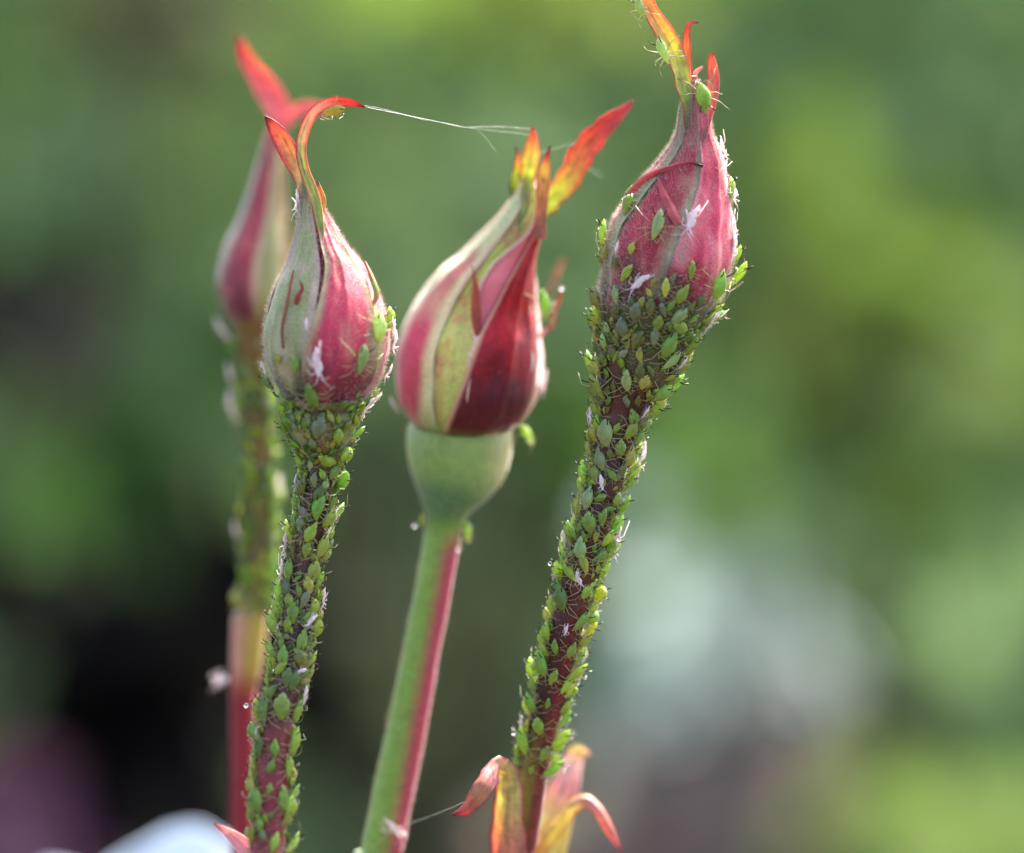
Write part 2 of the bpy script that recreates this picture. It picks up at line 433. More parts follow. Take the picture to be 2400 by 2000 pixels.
def sepal(host, edges, pal, parent, order=0, seed=0, rib=0.018, lift=0.012, name='sepal', thick=0.014, ns=41, step=5, groove=0.01, fade=0.14, ragged=22, mat_=None):
    """edges: (py, angle of one margin, angle of other margin) in degrees; pal(s, v, P, PY) -> colour"""
    e = np.array(edges, float)
    o = np.argsort(e[:, 0])
    e = e[o]
    pys = np.arange(e[0, 0], e[-1, 0] + 1, step)
    s = np.linspace(-1, 1, ns)
    PY, SS = np.meshgrid(pys, s, indexing='ij')
    vv = (PY - e[0, 0]) / (e[-1, 0] - e[0, 0])
    PY = PY + sstep(.7, 1, vv) * ragged * (np.cos(SS * 1.57) - .6 + .9 * noise(np.stack([SS * 3, SS * 0 + seed, SS * 0], -1), 1.3, seed))
    L_ = np.radians(np.interp(PY, e[:, 0], e[:, 1])); R_ = np.radians(np.interp(PY, e[:, 0], e[:, 2]))
    TH = L_ + (R_ - L_) * (SS + 1) / 2
    v = vv
    P = host.pos(PY, TH)
    off = 0.012 + order * 0.012 + rib * np.exp(-(SS / .13) ** 2) * (0.4 + 0.6 * (1 - v))
    off = off + lift * np.exp(-((1 - np.abs(SS)) / .1) ** 2) + groove * np.sin(SS * 9 + seed) * 0.4 + 0.012 * noise(P, 5, seed) + 0.006 * noise(P * [1, 1, .35], 16, seed + 3)
    off = off - (off + 0.012) * sstep(1 - fade, 1.0, v + .05 * noise(P, 5, seed + 9))
    off = off * (1 - .5 * (1 - sstep(0, .12, v)))
    A = host.pos(PY, TH, off)
    B = host.pos(PY, TH, off - thick - 0.01 * (1 - np.abs(SS)))
    col = np.clip(pal(SS, 1 - v, P, PY), .003, .95)
    nr, nc = PY.shape
    V = np.vstack([A.reshape(-1, 3), B.reshape(-1, 3)])
    F = grid_faces(nr, nc)
    F += [tuple(reversed(q)) for q in grid_faces(nr, nc, off=nr * nc)]
    m = nr * nc
    for i in range(nr - 1):
        for j in (0, nc - 1):
            F.append((i * nc + j, (i + 1) * nc + j, m + (i + 1) * nc + j, m + i * nc + j))
    for j in range(nc - 1):
        for i in (0, nr - 1):
            F.append((i * nc + j, i * nc + j + 1, m + i * nc + j + 1, m + i * nc + j))
    ob = under(mesh_obj(name, V, F, np.vstack([col.reshape(-1, 3)] * 2), mat_ or M_sepal), parent)
    return ob, A, col

def ribbon(name, pts, parent, stops, edge=None, face=(0, -1, 0), roll=0.0, cup=0.25, serr=0.0, mat_=None, nt=40, ns=9, seed=0, thick=0.008, curl=0.0, edgew=0.3):
    """pts: (px, py, depth, width px). stops: list of (t, rgb) along the leaf; edge likewise for the margins."""
    sp = spline(np.array(pts, float), nt)
    P = np.array([W(a[0], a[1], a[2]) for a in sp])
    w = np.maximum(sp[:, 3], 0.6) / PX / 2
    T = np.gradient(P, axis=0); T /= np.linalg.norm(T, axis=1)[:, None] + 1e-12
    face = np.asarray(face, float)
    t = np.linspace(0, 1, nt); s = np.linspace(-1, 1, ns)
    rolls = np.interp(t, np.linspace(0, 1, len(roll)), roll) if hasattr(roll, '__len__') else np.full(nt, roll)
    V = []; col = []
    ts = np.array([q[0] for q in stops]); cs = lin(np.array([q[1] for q in stops], float))
    if edge: te = np.array([q[0] for q in edge]); ce = lin(np.array([q[1] for q in edge], float))
    for i in range(nt):
        nrm = face - T[i] * np.dot(face, T[i]); nrm /= np.linalg.norm(nrm) + 1e-12
        sd = np.cross(nrm, T[i])
        a = math.radians(rolls[i])
        sd, nrm = sd * math.cos(a) + nrm * math.sin(a), nrm * math.cos(a) - sd * math.sin(a)
        sw = 1 + serr * (np.abs(((t[i] * 11 + seed) % 1) - .35)) * 1.2 + serr * .6 * noise(P[i:i + 1], 14, seed)[0]
        cc = np.array([np.interp(t[i], ts, cs[:, k]) for k in range(3)])
        for q in s:
            p = P[i] + sd * q * w[i] * (sw if abs(q) > .8 else 1) + nrm * (cup * w[i] * q * q) + nrm * 0.004 * math.exp(-(q / .15) ** 2)
            V.append(p)
            c_ = cc
            if edge:
                ec = np.array([np.interp(t[i], te, ce[:, k]) for k in range(3)])
                k_ = max(0, min(1, (abs(q) - (1 - edgew)) / edgew))
                c_ = cc * (1 - k_) + ec * k_
            col.append(c_)
    V = np.array(V); col = np.array(col)
    lum = col.mean(1, keepdims=True)
    col = (col * .78 + lum * .22) * 1.0 + .014
    sq = np.tile(s, nt); tq = np.repeat(t, ns)
    col = col * (1 + .2 * noise(V, 18, seed) + .2 * noise(np.stack([sq * 4, tq * 5, sq * 0 + seed], 1), 1.6, seed + 2) - .22 * np.exp(-(sq / .12) ** 2) - .15 * sstep(.6, 1, np.cos(sq * 6 + tq * 40)) * (np.abs(sq) < .85))[:, None]
    col = mix3(col, lin((92, 40, 30)), sstep(.93, 1.0, tq) * .6)
    P3 = V.reshape(nt, ns, 3)
    du = np.gradient(P3, axis=0); dv = np.gradient(P3, axis=1)
    nn = np.cross(du, dv); nn /= np.linalg.norm(nn, axis=-1)[..., None] + 1e-12
    V2 = (P3 - nn * thick).reshape(-1, 3)
    m = nt * ns
    F = grid_faces(nt, ns) + [tuple(reversed(q)) for q in grid_faces(nt, ns, off=m)]
    for i in range(nt - 1):
        for j in (0, ns - 1):
            F.append((i * ns + j, (i + 1) * ns + j, m + (i + 1) * ns + j, m + i * ns + j))
    ob = mesh_obj(name, np.vstack([V, V2]), F, np.clip(np.vstack([col, col]), .003, .95), mat_ or M_tip)
    return under(ob, parent)

def hairs(host, rows, count, length, parent, th=(-200, 20), offs=0.03, name='fuzz', colr=(225, 215, 205), rad=0.0016, lean=0.9):
    """short plant hairs over a bud or stem, joined in one part"""
    V = np.zeros((count * 4, 3)); F = []
    py = rng.uniform(rows[0], rows[1], count); a = np.radians(rng.uniform(th[0], th[1], count))
    ln = length * rng.uniform(.4, 1.5, count)
    for i in range(count):
        p, n, dn = host.frame(py[i], a[i])
        p = p + n * offs
        d = n + lean * rng.normal(0, .45, 3) - dn * .35
        d /= np.linalg.norm(d)
        u = np.cross(d, [0.31, .5, .8]); u /= np.linalg.norm(u); w_ = np.cross(d, u)
        for k in range(3):
            b = 2.094 * k
            V[i * 4 + k] = p - n * .01 + rad * (math.cos(b) * u + math.sin(b) * w_)
        V[i * 4 + 3] = p + d * ln[i]
        q = i * 4
        F += [(q, q + 1, q + 3), (q + 1, q + 2, q + 3), (q + 2, q, q + 3)]
    ob = under(mesh_obj(name, V, F, np.broadcast_to(lin(colr), (len(V), 3)), M_hair, smooth=False), parent)
    ob['kind'] = 'stuff'
    return ob

def core(host, py0, py1, colr, parent, shrink=0.03, name='petals', n=28):
    pys = np.arange(py0, py1 + 8, 8)
    th = np.linspace(0, 2 * math.pi, n, endpoint=False)
    PY, TH = np.meshgrid(pys, th, indexing='ij')
    P = host.pos(PY, TH)
    # folded petal edges spiral round the core
    sw = np.sin(TH * 2 + PY / 60.0)
    P = host.pos(PY, TH, -shrink + 0.02 * sw + .01 * noise(P, 6, 2))
    V = P.reshape(-1, 3)
    col = lin(colr) * (1 + .22 * noise(V, 5, 8)[:, None])
    F = grid_faces(len(pys), n, True)
    F.append(tuple(range(n))); b = (len(pys) - 1) * n
    F.append(tuple(range(b + n - 1, b - 1, -1)))
    return under(mesh_obj(name, V, F, np.clip(col, .01, .9), M_petal), parent)

GREEN = lin((138, 158, 98)); PALEG = lin((176, 190, 142)); PINK = lin((196, 74, 98)); CRIM = lin((150, 26, 48)); DARKR = lin((70, 6, 26)); MAROON = lin((104, 16, 48)); PALEP = lin((214, 160, 160)); OLIVE = lin((110, 116, 62)); LIGHT = lin((206, 206, 178))

def pal_simple(center, edge, base, ew=.35, basev=.3, mottle=.35, seed=0, top=None, asym=0.0):
    def f(s, v, P, PY):
        n1 = noise(P * [1, 1, .4], 7, seed); n2 = noise(P * [1, 1, .3], 22, seed + 1)
        k = sstep(1 - ew - .18, 1 - ew + .22, np.abs(s + asym) + .13 * n1)
        c = mix3(center, edge, k)
        c = mix3(c, edge, np.clip(mottle * (n1 * .7 + n2 * .6), 0, .8))
        if top is not None: c = mix3(c, top, sstep(.6, .95, v))
        c = mix3(c, base, (1 - sstep(0, basev, v + .14 * n1 + .06 * n2)) * .9)
        vein = sstep(.8, 1, np.cos(s * 15 + 1.6 * n1 + np.sign(s) * v * 2.2)) * (.5 + .5 * n2)
        return c * (1 + .14 * n2 - .22 * np.clip(vein, 0, 1))[..., None]
    return f

# ------------------------------------------------------------------ the aphid-crusted pink rosebud
rD = empty('rose_bud', tuple(W(*[HD.at(9800)[0], 9800, .5])))
tag(rD, 'pink rosebud with a yellow flag-like sepal tip, its base and stem crusted with aphids', 'rosebud', 'rosebuds on upright stems')
def colD(PY, TH, P):
    n1 = noise(P * [1, 1, .4], 5, 21); n2 = noise(P, 16, 22)
    hip = mix3(lin((84, 92, 48)), lin((64, 40, 30)), .5 + .8 * n1)
    st = mix3(lin((92, 44, 32)), lin((64, 24, 26)), .5 + .7 * n1)
    st = mix3(st, lin((120, 30, 40)), sstep(-.3, .6, np.cos(TH)) * sstep(1350, 1650, PY))
    st = mix3(st, lin((124, 112, 48)), sstep(1650, 1800, PY) * (1 - sstep(-.2, .5, np.cos(TH))))
    c = mix3(hip, st, sstep(820, 960, PY))
    return c * (1 + .25 * n2[..., None])
stem_mesh('stem', HD, 690, 9800, colD, rD, seed=31)
core(HD, 330, 700, (150, 30, 60), rD, shrink=.05)
pinkD = pal_simple(lin((204, 50, 84)), lin((214, 140, 140)), lin((92, 46, 48)), ew=.14, basev=.28, mottle=.85, seed=41, top=lin((196, 110, 112)))
redD = pal_simple(lin((172, 34, 58)), lin((160, 166, 126)), lin((72, 56, 44)), ew=.36, basev=.34, mottle=.6, seed=43, top=lin((180, 140, 122)))
leftD = pal_simple(lin((146, 44, 58)), lin((140, 146, 104)), lin((82, 80, 50)), ew=.5, basev=.3, mottle=.4, seed=45, top=lin((140, 146, 100)))
sepD = []
sepD.append(sepal(HD, [(705, -170, -92), (600, -168, -82), (515, -160, -76), (420, -150, -66), (330, -140, -70), (178, -140, -80)], redD, rD, 0, 1, ragged=44, fade=.2))
sepD.append(sepal(HD, [(705, -98, -10), (600, -92, -6), (515, -83, -8), (420, -72, -4), (330, -76, -5), (178, -95, 0)], pinkD, rD, 1.6, 2, ragged=44, fade=.2))
sepD.append(sepal(HD, [(705, -235, -150), (600, -232, -151), (515, -230, -148), (420, -225, -140), (330, -220, -128), (178, -230, -120)], leftD, rD, 1.3, 3, ragged=44, fade=.2))
sepD.append(sepal(HD, [(705, -20, 65), (600, -18, 66), (515, -16, 66), (420, -15, 66), (330, -15, 66), (178, -10, 70)], redD, rD, .6, 4, ragged=44, fade=.2))
sepD.append(sepal(HD, [(705, 50, 140), (600, 50, 142), (420, 50, 142), (178, 50, 140)], leftD, rD, .9, 5, ragged=44, fade=.2))
hairs(HD, (190, 705), 9000, .03, rD, offs=.03)
hairs(HD, (690, 1850), 1300, .034, rD, offs=.004, colr=(214, 206, 176))
Y_, O_, R_, LG = (206, 212, 40), (240, 150, 44), (214, 46, 52), (150, 186, 60)
ribbon('sepal_tip', [(1610, 300, .06, 10), (1611, 250, .06, 26), (1600, 205, .08, 40), (1586, 143, .1, 46), (1560, 90, .08, 46), (1531, 43, .05, 40), (1508, 0, .03, 36), (1482, -50, .0, 26), (1462, -95, .0, 3)], sepD[2][0], [(0, (150, 150, 80)), (.2, (180, 206, 60)), (.42, (236, 232, 50)), (.6, (248, 190, 60)), (1, (226, 70, 50))], [(0, (190, 90, 80)), (.3, (226, 90, 60)), (1, (216, 50, 56))], roll=25, cup=.5, edgew=.22, serr=.2)
ribbon('sepal_tip', [(1622, 235, .2, 16), (1615, 165, .2, 20), (1611, 114, .2, 21), (1610, 75, .2, 15), (1618, 55, .18, 8), (1637, 52, .15, 3)], sepD[0][0], [(0, (176, 130, 80)), (.4, (230, 140, 50)), (.7, (220, 70, 50)), (1, (190, 90, 100))], [(0, (190, 60, 60)), (1, (180, 40, 70))], roll=-30, cup=.4)
ribbon('sepal_tip', [(1648, 330, .02, 12), (1655, 275, .1, 24), (1664, 235, .14, 30), (1669, 190, .2, 30), (1667, 150, .2, 22), (1666, 133, .18, 12), (1674, 126, .15, 3)], sepD[1][0], [(0, (196, 90, 96)), (.4, (238, 120, 90)), (.7, (240, 130, 70)), (1, (190, 50, 70))], [(0, (210, 90, 100)), (1, (200, 50, 70))], roll=20, cup=.5)
ribbon('sepal_tip', [(1625, 240, .3, 14), (1623, 200, .3, 13), (1630, 172, .32, 10), (1648, 156, .34, 3)], sepD[3][0], [(0, (214, 150, 150)), (1, (214, 150, 160))], roll=10)
def surf_ribbon(host, pts, parent, stops, edge=None, off=.075, **k):
    """pts (px, py, width) lying on a bud"""
    q = []
    for px, py, w, *o in pts:
        p = host.pos(*host.locate(px, py), o[0] if o else off)
        s_ = (D + p[1]) / D
        q.append((p[0] / s_ * PX + 1200, 1000 - p[2] / s_ * PX, p[1], w))
    return ribbon('sepal_lobe', q, parent, stops, edge, **k)
surf_ribbon(HD, [(1472, 508, 8, .03), (1487, 468, 14), (1512, 434, 17), (1545, 408, 16), (1580, 392, 10), (1612, 382, 5), (1638, 389, 2)], sepD[2][0], [(0, (150, 100, 76)), (.4, (210, 76, 80)), (.75, (220, 64, 80)), (1, (110, 24, 34))], roll=-15, cup=-.6, thick=.02)
surf_ribbon(HD, [(1584, 530, 18, .05), (1574, 500, 26), (1562, 462, 20), (1553, 430, 9, .06), (1549, 404, 1, .045)], sepD[0][0], [(0, (226, 96, 100)), (.5, (238, 84, 88)), (1, (200, 40, 50))], roll=10, cup=-.6, thick=.02)
bY = [(0, (140, 30, 40)), (.3, (200, 120, 60)), (.6, (200, 190, 90))]
ribbon('bract', [(1200, 2080, .75, 84), (1190, 2000, .72, 84), (1188, 1930, .66, 76), (1192, 1860, .56, 62), (1188, 1815, .42, 50), (1168, 1800, .2, 48), (1142, 1832, .02, 46), (1118, 1868, -.05, 42), (1092, 1898, -.08, 26), (1058, 1911, -.1, 3)], rD, [(0, (190, 70, 60)), (.15, (224, 150, 100)), (.3, (222, 214, 120)), (.48, (214, 200, 110)), (.6, (210, 110, 110)), (.75, (196, 130, 60)), (.9, (214, 70, 50)), (1, (150, 20, 40))], [(0, (190, 90, 90)), (.3, (200, 60, 70)), (.6, (190, 60, 80)), (1, (140, 20, 40))], cup=-.35, serr=.18, edgew=.25, nt=60, roll=[-10, -10, 0, 10])
ribbon('bract', [(1270, 2060, 1.3, 70), (1285, 1990, 1.4, 84), (1298, 1910, 1.5, 90), (1322, 1840, 1.6, 72), (1340, 1785, 1.7, 50), (1352, 1760, 1.72, 34), (1386, 1772, 1.7, 4)], rD, [(0, (206, 196, 90)), (.3, (214, 200, 110)), (.48, (236, 160, 162)), (.65, (248, 206, 208)), (.85, (206, 200, 120)), (1, (240, 184, 188))], cup=.4, roll=12)
ribbon('bract', [(1238, 2060, 1.1, 44), (1262, 1990, 1.1, 48), (1296, 1945, 1.1, 46), (1334, 1895, 1.05, 40), (1372, 1874, 1.0, 36), (1402, 1896, .98, 32), (1430, 1946, .95, 26), (1456, 1996, .9, 6)], rD, [(0, (196, 90, 60)), (.25, (214, 206, 80)), (.45, (222, 206, 130)), (.62, (236, 150, 160)), (.8, (236, 140, 116)), (1, (226, 110, 110))], [(0, (200, 150, 70)), (.6, (220, 180, 90)), (1, (214, 80, 90))], cup=-.5, roll=[0, -20, -30, 10])

# ------------------------------------------------------------------ the hook-tipped pink and green rosebud
rA = empty('rose_bud', tuple(W(HA.at(9800)[0], 9800, 0)))
tag(rA, 'pink and green rosebud with a hooked red sepal tip on an aphid-covered stem', 'rosebud', 'rosebuds on upright stems')
def colA(PY, TH, P):
    n1 = noise(P * [1, 1, .4], 5, 51); n2 = noise(P, 16, 52)
    hip = mix3(lin((120, 136, 84)), lin((130, 104, 60)), .4 + .9 * n1)
    st = mix3(lin((88, 50, 34)), lin((58, 28, 28)), .5 + .7 * n1)
    st = mix3(st, lin((126, 30, 34)), sstep(1550, 1850, PY))
    c = mix3(hip, st, sstep(1040, 1120, PY))
    c = mix3(c, lin((48, 30, 24)), (1 - sstep(0, 14, np.abs(PY - 952))) * .8)
    return c * (1 + .22 * n2[..., None])
stem_mesh('stem', HA, 925, 9800, colA, rA, seed=61)
core(HA, 560, 930, (170, 40, 66), rA, shrink=.06)
greenA = pal_simple(lin((150, 164, 100)), lin((186, 164, 142)), lin((58, 56, 40)), ew=.22, basev=.32, mottle=.75, seed=71)
pinkA = pal_simple(lin((200, 52, 80)), lin((170, 160, 116)), lin((92, 20, 44)), ew=.26, basev=.34, mottle=.6, seed=73, top=lin((200, 96, 112)))
pinkA2 = pal_simple(lin((186, 70, 92)), lin((168, 168, 110)), lin((130, 50, 74)), ew=.3, basev=.25, mottle=.3, seed=75, top=lin((206, 110, 120)))
sepA = []
sepA.append(sepal(HA, [(930, -196, -100), (800, -196, -101), (700, -190, -97), (600, -180, -92), (520, -170, -88), (410, -160, -80)], greenA, rA, 0, 11))
sepA.append(sepal(HA, [(930, -112, -36), (800, -108, -36), (700, -96, -34), (600, -84, -30), (520, -80, -26), (410, -85, -20)], pinkA, rA, 1.4, 12))
sepA.append(sepal(HA, [(930, -44, 40), (800, -40, 40), (700, -38, 40), (600, -38, 40), (410, -38, 40)], pinkA2, rA, .4, 13))
sepA.append(sepal(HA, [(930, 30, 110), (700, 30, 112), (410, 30, 110)], pinkA2, rA, 1.2, 14))
sepA.append(sepal(HA, [(930, 100, 172), (700, 100, 174), (410, 100, 174)], greenA, rA, .8, 15))
hairs(HA, (430, 925), 6000, .026, rA, offs=.03)
hairs(HA, (930, 1990), 1000, .028, rA, offs=.004, colr=(190, 180, 140))
ribbon('sepal_tip', [(756, 560, -.22, 8), (748, 510, -.15, 18), (738, 465, -.1, 22), (726, 432, -.05, 22), (713, 400, -.02, 22), (704, 358, -.02, 24), (709, 312, -.03, 26), (732, 264, -.05, 27), (774, 238, -.06, 28), (818, 238, -.05, 22), (855, 252, -.05, 3)], sepA[1][0], [(0, (150, 178, 70)), (.4, (204, 214, 66)), (.58, (222, 200, 140)), (.74, (230, 150, 156)), (.9, (222, 70, 66)), (1, (190, 24, 44))], [(0, (180, 190, 60)), (.3, (220, 120, 50)), (.5, (214, 60, 60)), (1, (200, 30, 40))], roll=[0, 10, 35, 45], cup=.5, edgew=.4)
ribbon('sepal_tip', [(716, 520, -.1, 14), (718, 470, -.02, 24), (706, 415, .03, 32), (690, 372, .06, 42), (664, 322, .05, 42), (640, 292, .03, 26), (621, 274, .0, 3)], sepA[0][0], [(0, (156, 170, 84)), (.3, (206, 190, 130)), (.55, (220, 164, 110)), (.8, (226, 110, 90)), (1, (156, 26, 60))], [(0, (190, 170, 120)), (.5, (200, 80, 96)), (1, (150, 24, 60))], roll=-25, cup=.7, edgew=.35, serr=.15)
ribbon('sepal_tip', [(752, 500, -.05, 14), (756, 470, -.05, 15), (750, 445, -.05, 9), (744, 425, -.05, 2)], sepA[2][0], [(0, (190, 180, 60)), (.6, (230, 150, 50)), (1, (130, 20, 30))])
surf_ribbon(HA, [(676, 818, 5, .03), (682, 770, 8), (692, 715, 9), (700, 665, 7), (706, 634, 3)], sepA[0][0], [(0, (150, 90, 50)), (.5, (190, 110, 60)), (1, (190, 70, 50))], cup=-.5)
surf_ribbon(HA, [(704, 716, 14, .03), (714, 696, 12), (723, 676, 8), (725, 656, 2, .14)], sepA[0][0], [(0, (190, 90, 50)), (.4, (206, 40, 44)), (1, (170, 30, 40))], cup=-.5)
surf_ribbon(HA, [(868, 720, 6, .03), (866, 690, 13), (852, 650, 12), (836, 612, 4)], sepA[2][0], [(0, (210, 60, 56)), (.5, (150, 180, 60)), (1, (206, 60, 56))], cup=-.5)
ribbon('bract', [(640, 2050, .2, 60), (600, 2010, .3, 54), (560, 1972, .4, 34), (528, 1948, .45, 18), (500, 1932, .5, 3)], rA, [(0, (200, 70, 110)), (.4, (230, 150, 170)), (.7, (234, 170, 180)), (1, (180, 60, 70))], cup=.4)

# ------------------------------------------------------------------ the blurred rosebud on a red-based stem
rB = empty('rose_bud', tuple(W(HB.at(9800)[0], 9800, 1)))
tag(rB, 'blurred rosebud on a red-based stem, standing behind the hook-tipped rosebud', 'rosebud', 'rosebuds on upright stems')
def colB(PY, TH, P):
    n1 = noise(P * [1, 1, .4], 4, 81)
    c = mix3(lin((98, 104, 42)), lin((112, 84, 38)), .4 + .8 * n1)
    c = mix3(c, lin((126, 116, 40)), sstep(1330, 1400, PY))
    c = mix3(c, mix3(lin((200, 140, 110)), lin((176, 150, 60)), sstep(-.5, .2, np.cos(TH))), sstep(1400, 1470, PY))
    return mix3(c, lin((138, 18, 34)), sstep(1530, 1640, PY))
stem_mesh('stem', HB, 740, 9800, colB, rB, seed=91)
core(HB, 400, 750, (150, 40, 60), rB, shrink=.05)
redB = pal_simple(lin((158, 58, 66)), lin((176, 164, 124)), lin((96, 30, 50)), ew=.36, basev=.3, mottle=.9, seed=83, top=lin((170, 90, 90)))
paleB = pal_simple(lin((186, 176, 172)), lin((150, 150, 110)), lin((130, 126, 90)), ew=.2, basev=.2, mottle=.3, seed=85)
grB = pal_simple(lin((140, 150, 92)), lin((190, 140, 122)), lin((110, 120, 60)), ew=.3, basev=.2, mottle=.3, seed=87)
sepB = []
sepB.append(sepal(HB, [(755, -158, -80), (600, -152, -76), (480, -150, -70), (266, -150, -60)], redB, rB, 1.2, 21))
sepB.append(sepal(HB, [(755, -240, -148), (600, -240, -146), (480, -240, -140), (266, -240, -130)], paleB, rB, .4, 22))
sepB.append(sepal(HB, [(755, -90, -10), (600, -86, -10), (480, -84, -10), (266, -80, -10)], grB, rB, .2, 23))
sepB.append(sepal(HB, [(755, -20, 60), (266, -20, 60)], redB, rB, .8, 24))
sepB.append(sepal(HB, [(755, 50, 130), (266, 50, 130)], paleB, rB, 1.0, 25))
ribbon('sepal_tip', [(640, 345, 2.65, 26), (650, 300, 2.6, 44), (652, 262, 2.6, 62), (626, 212, 2.6, 66), (592, 165, 2.55, 46), (572, 128, 2.55, 34), (560, 84, 2.5, 8)], sepB[0][0], [(0, (190, 80, 90)), (.3, (236, 120, 130)), (.55, (236, 110, 110)), (.75, (238, 100, 70)), (1, (206, 40, 40))], roll=15, cup=.3)
ribbon('sepal_tip', [(655, 330, 2.75, 24), (668, 285, 2.75, 32), (704, 258, 2.75, 36), (742, 254, 2.75, 26), (775, 262, 2.75, 4)], sepB[2][0], [(0, (206, 150, 120)), (.4, (226, 130, 130)), (1, (206, 70, 110))], cup=.3)
hairs(HB, (320, 750), 900, .03, rB, offs=.035)

# ------------------------------------------------------------------ the crimson and green bud on the smooth stem
rC = empty('rose_bud', tuple(W(HCS.at(9800)[0], 9800, .5)))
tag(rC, 'crimson and green rosebud showing a pink petal, on a smooth green and red stem', 'rosebud', 'rosebuds on upright stems')
def colC(PY, TH, P):
    n1 = noise(P * [1, 1, .3], 3, 101)
    hip = mix3(lin((136, 168, 86)), lin((82, 126, 82)), sstep(1060, 1170, PY) + .3 * n1)
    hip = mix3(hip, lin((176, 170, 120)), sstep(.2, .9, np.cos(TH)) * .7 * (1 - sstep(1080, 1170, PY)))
    st = mix3(lin((126, 164, 60)), lin((168, 52, 80)), sstep(-.2, .75, np.cos(TH) + .22 * n1))
    st = mix3(st, lin((150, 140, 70)), np.exp(-((np.cos(TH) - .15) / .15) ** 2) * .5)
    st = mix3(st, lin((118, 156, 58)), (1 - sstep(1210, 1300, PY)))
    return mix3(hip, st, sstep(1185, 1240, PY))
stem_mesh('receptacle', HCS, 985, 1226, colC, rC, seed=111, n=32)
stem_mesh('stem', HCS, 1222, 9800, colC, rC, seed=111, n=24)
core(HC, 480, 1012, (252, 138, 146), rC, shrink=.02)
def pal_left(s, v, P, PY):
    n1 = noise(P * [1, 1, .4], 5, 121); n2 = noise(P, 18, 122)
    c = mix3(lin((186, 202, 146)), lin((172, 54, 78)), sstep(-.5, .15, s + .4 * n1) * (1 - sstep(.5, .85, s + .2 * n1)) * (1 - sstep(.42, .78, v + .25 * n1)))
    c = mix3(c, lin((196, 172, 162)), (1 - sstep(-.95, -.8, s)) * .8)
    c = mix3(c, lin((176, 130, 120)), sstep(.8, .95, s) * sstep(.4, .7, v))
    return mix3(c, lin((112, 130, 70)), 1 - sstep(0, .16, v)) * (1 + .08 * n2[..., None])
def pal_front(s, v, P, PY):
    n1 = noise(P * [1, 1, .6], 6, 123); n2 = noise(P, 20, 124)
    c = mix3(lin((180, 202, 106)), lin((172, 148, 104)), .15 + .8 * n1)
    c = mix3(c, lin((176, 84, 84)), np.clip(.8 * n2 + .2 * n1 - .2, 0, .6))
    c = mix3(c, lin((214, 196, 184)), sstep(.68, .86, s))
    c = mix3(c, lin((196, 196, 160)), 1 - sstep(-.95, -.75, s))
    return mix3(c, lin((112, 134, 66)), 1 - sstep(0, .14, v))
def pal_crim(s, v, P, PY):
    n1 = noise(P * [1, 1, .6], 6, 125); n2 = noise(P, 26, 126)
    c = mix3(lin((84, 2, 26)), lin((164, 8, 28)), sstep(.15, .5, v + .08 * n1))
    c = mix3(c, lin((172, 46, 56)), sstep(.55, .8, v) * .8)
    c = mix3(c, lin((196, 120, 70)), sstep(.82, .98, v))
    c = c * (1 + .35 * n2[..., None])
    c = mix3(c, lin((206, 168, 140)), sstep(.86, .97, np.abs(s)) * .9)
    return mix3(c, lin((90, 90, 44)), 1 - sstep(.02, .08, v))
rightC = pal_simple(lin((206, 156, 160)), lin((220, 190, 180)), lin((190, 150, 150)), ew=.3, basev=.2, mottle=.4, seed=127)
sepC = []
sepC.append(sepal(HC, [(1014, -200, -118), (900, -200, -118), (800, -195, -118), (700, -192, -114), (600, -185, -110), (500, -175, -104), (390, -170, -95)], pal_left, rC, .9, 31, lift=.02, fade=.05, ragged=5))
sepC.append(sepal(HC, [(1014, -132, -92), (900, -128, -90), (800, -124, -86), (770, -123, -82), (715, -122, -89), (650, -120, -93), (600, -118, -91), (570, -118, -76), (540, -115, -55), (490, -110, -45), (390, -100, -40)], pal_front, rC, .2, 32, lift=.015, fade=.05, ragged=5))
sepC.append(sepal(HC, [(1014, -116, -30), (940, -104, -28), (860, -94, -26), (750, -83, -22), (675, -70, -18), (608, -57, -12), (556, -46, -6), (520, -36, -2), (470, -28, 0), (440, -24, 0)], pal_crim, rC, 1.8, 33, lift=.016, fade=.05, ragged=5, mat_=M_crim))
sepC.append(sepal(HC, [(1014, -40, 40), (860, -34, 40), (700, -30, 40), (600, -24, 38), (390, -50, 40)], rightC, rC, .5, 34, fade=.05, ragged=5))
sepC.append(sepal(HC, [(1014, 40, 165), (700, 40, 168), (390, 40, 168)], rightC, rC, .3, 35, fade=.05, ragged=5))
hairs(HC, (480, 1010), 700, .022, rC, offs=.03)
hairs(HCS, (1000, 1990), 1200, .034, rC, offs=.004, colr=(220, 200, 180))
ribbon('sepal_tip', [(1218, 540, .84, 10), (1230, 480, .86, 20), (1237, 433, .86, 26), (1240, 395, .82, 40), (1246, 355, .8, 38), (1249, 322, .78, 20), (1248, 298, .76, 3)], sepC[1][0], [(0, (120, 170, 70)), (.3, (180, 218, 66)), (.6, (224, 216, 60)), (.82, (240, 140, 60)), (1, (196, 24, 40))], [(0, (120, 170, 60)), (.5, (230, 150, 40)), (1, (206, 20, 30))], cup=.3, roll=-10)
ribbon('sepal_tip', [(1206, 462, 1.0, 20), (1205, 425, .96, 26), (1210, 395, .94, 18), (1213, 365, .9, 10), (1211, 345, .9, 2)], sepC[0][0], [(0, (140, 166, 60)), (.4, (190, 206, 50)), (.7, (220, 130, 50)), (1, (96, 20, 30))], [(0, (120, 100, 50)), (1, (110, 24, 30))], roll=20, cup=.5)
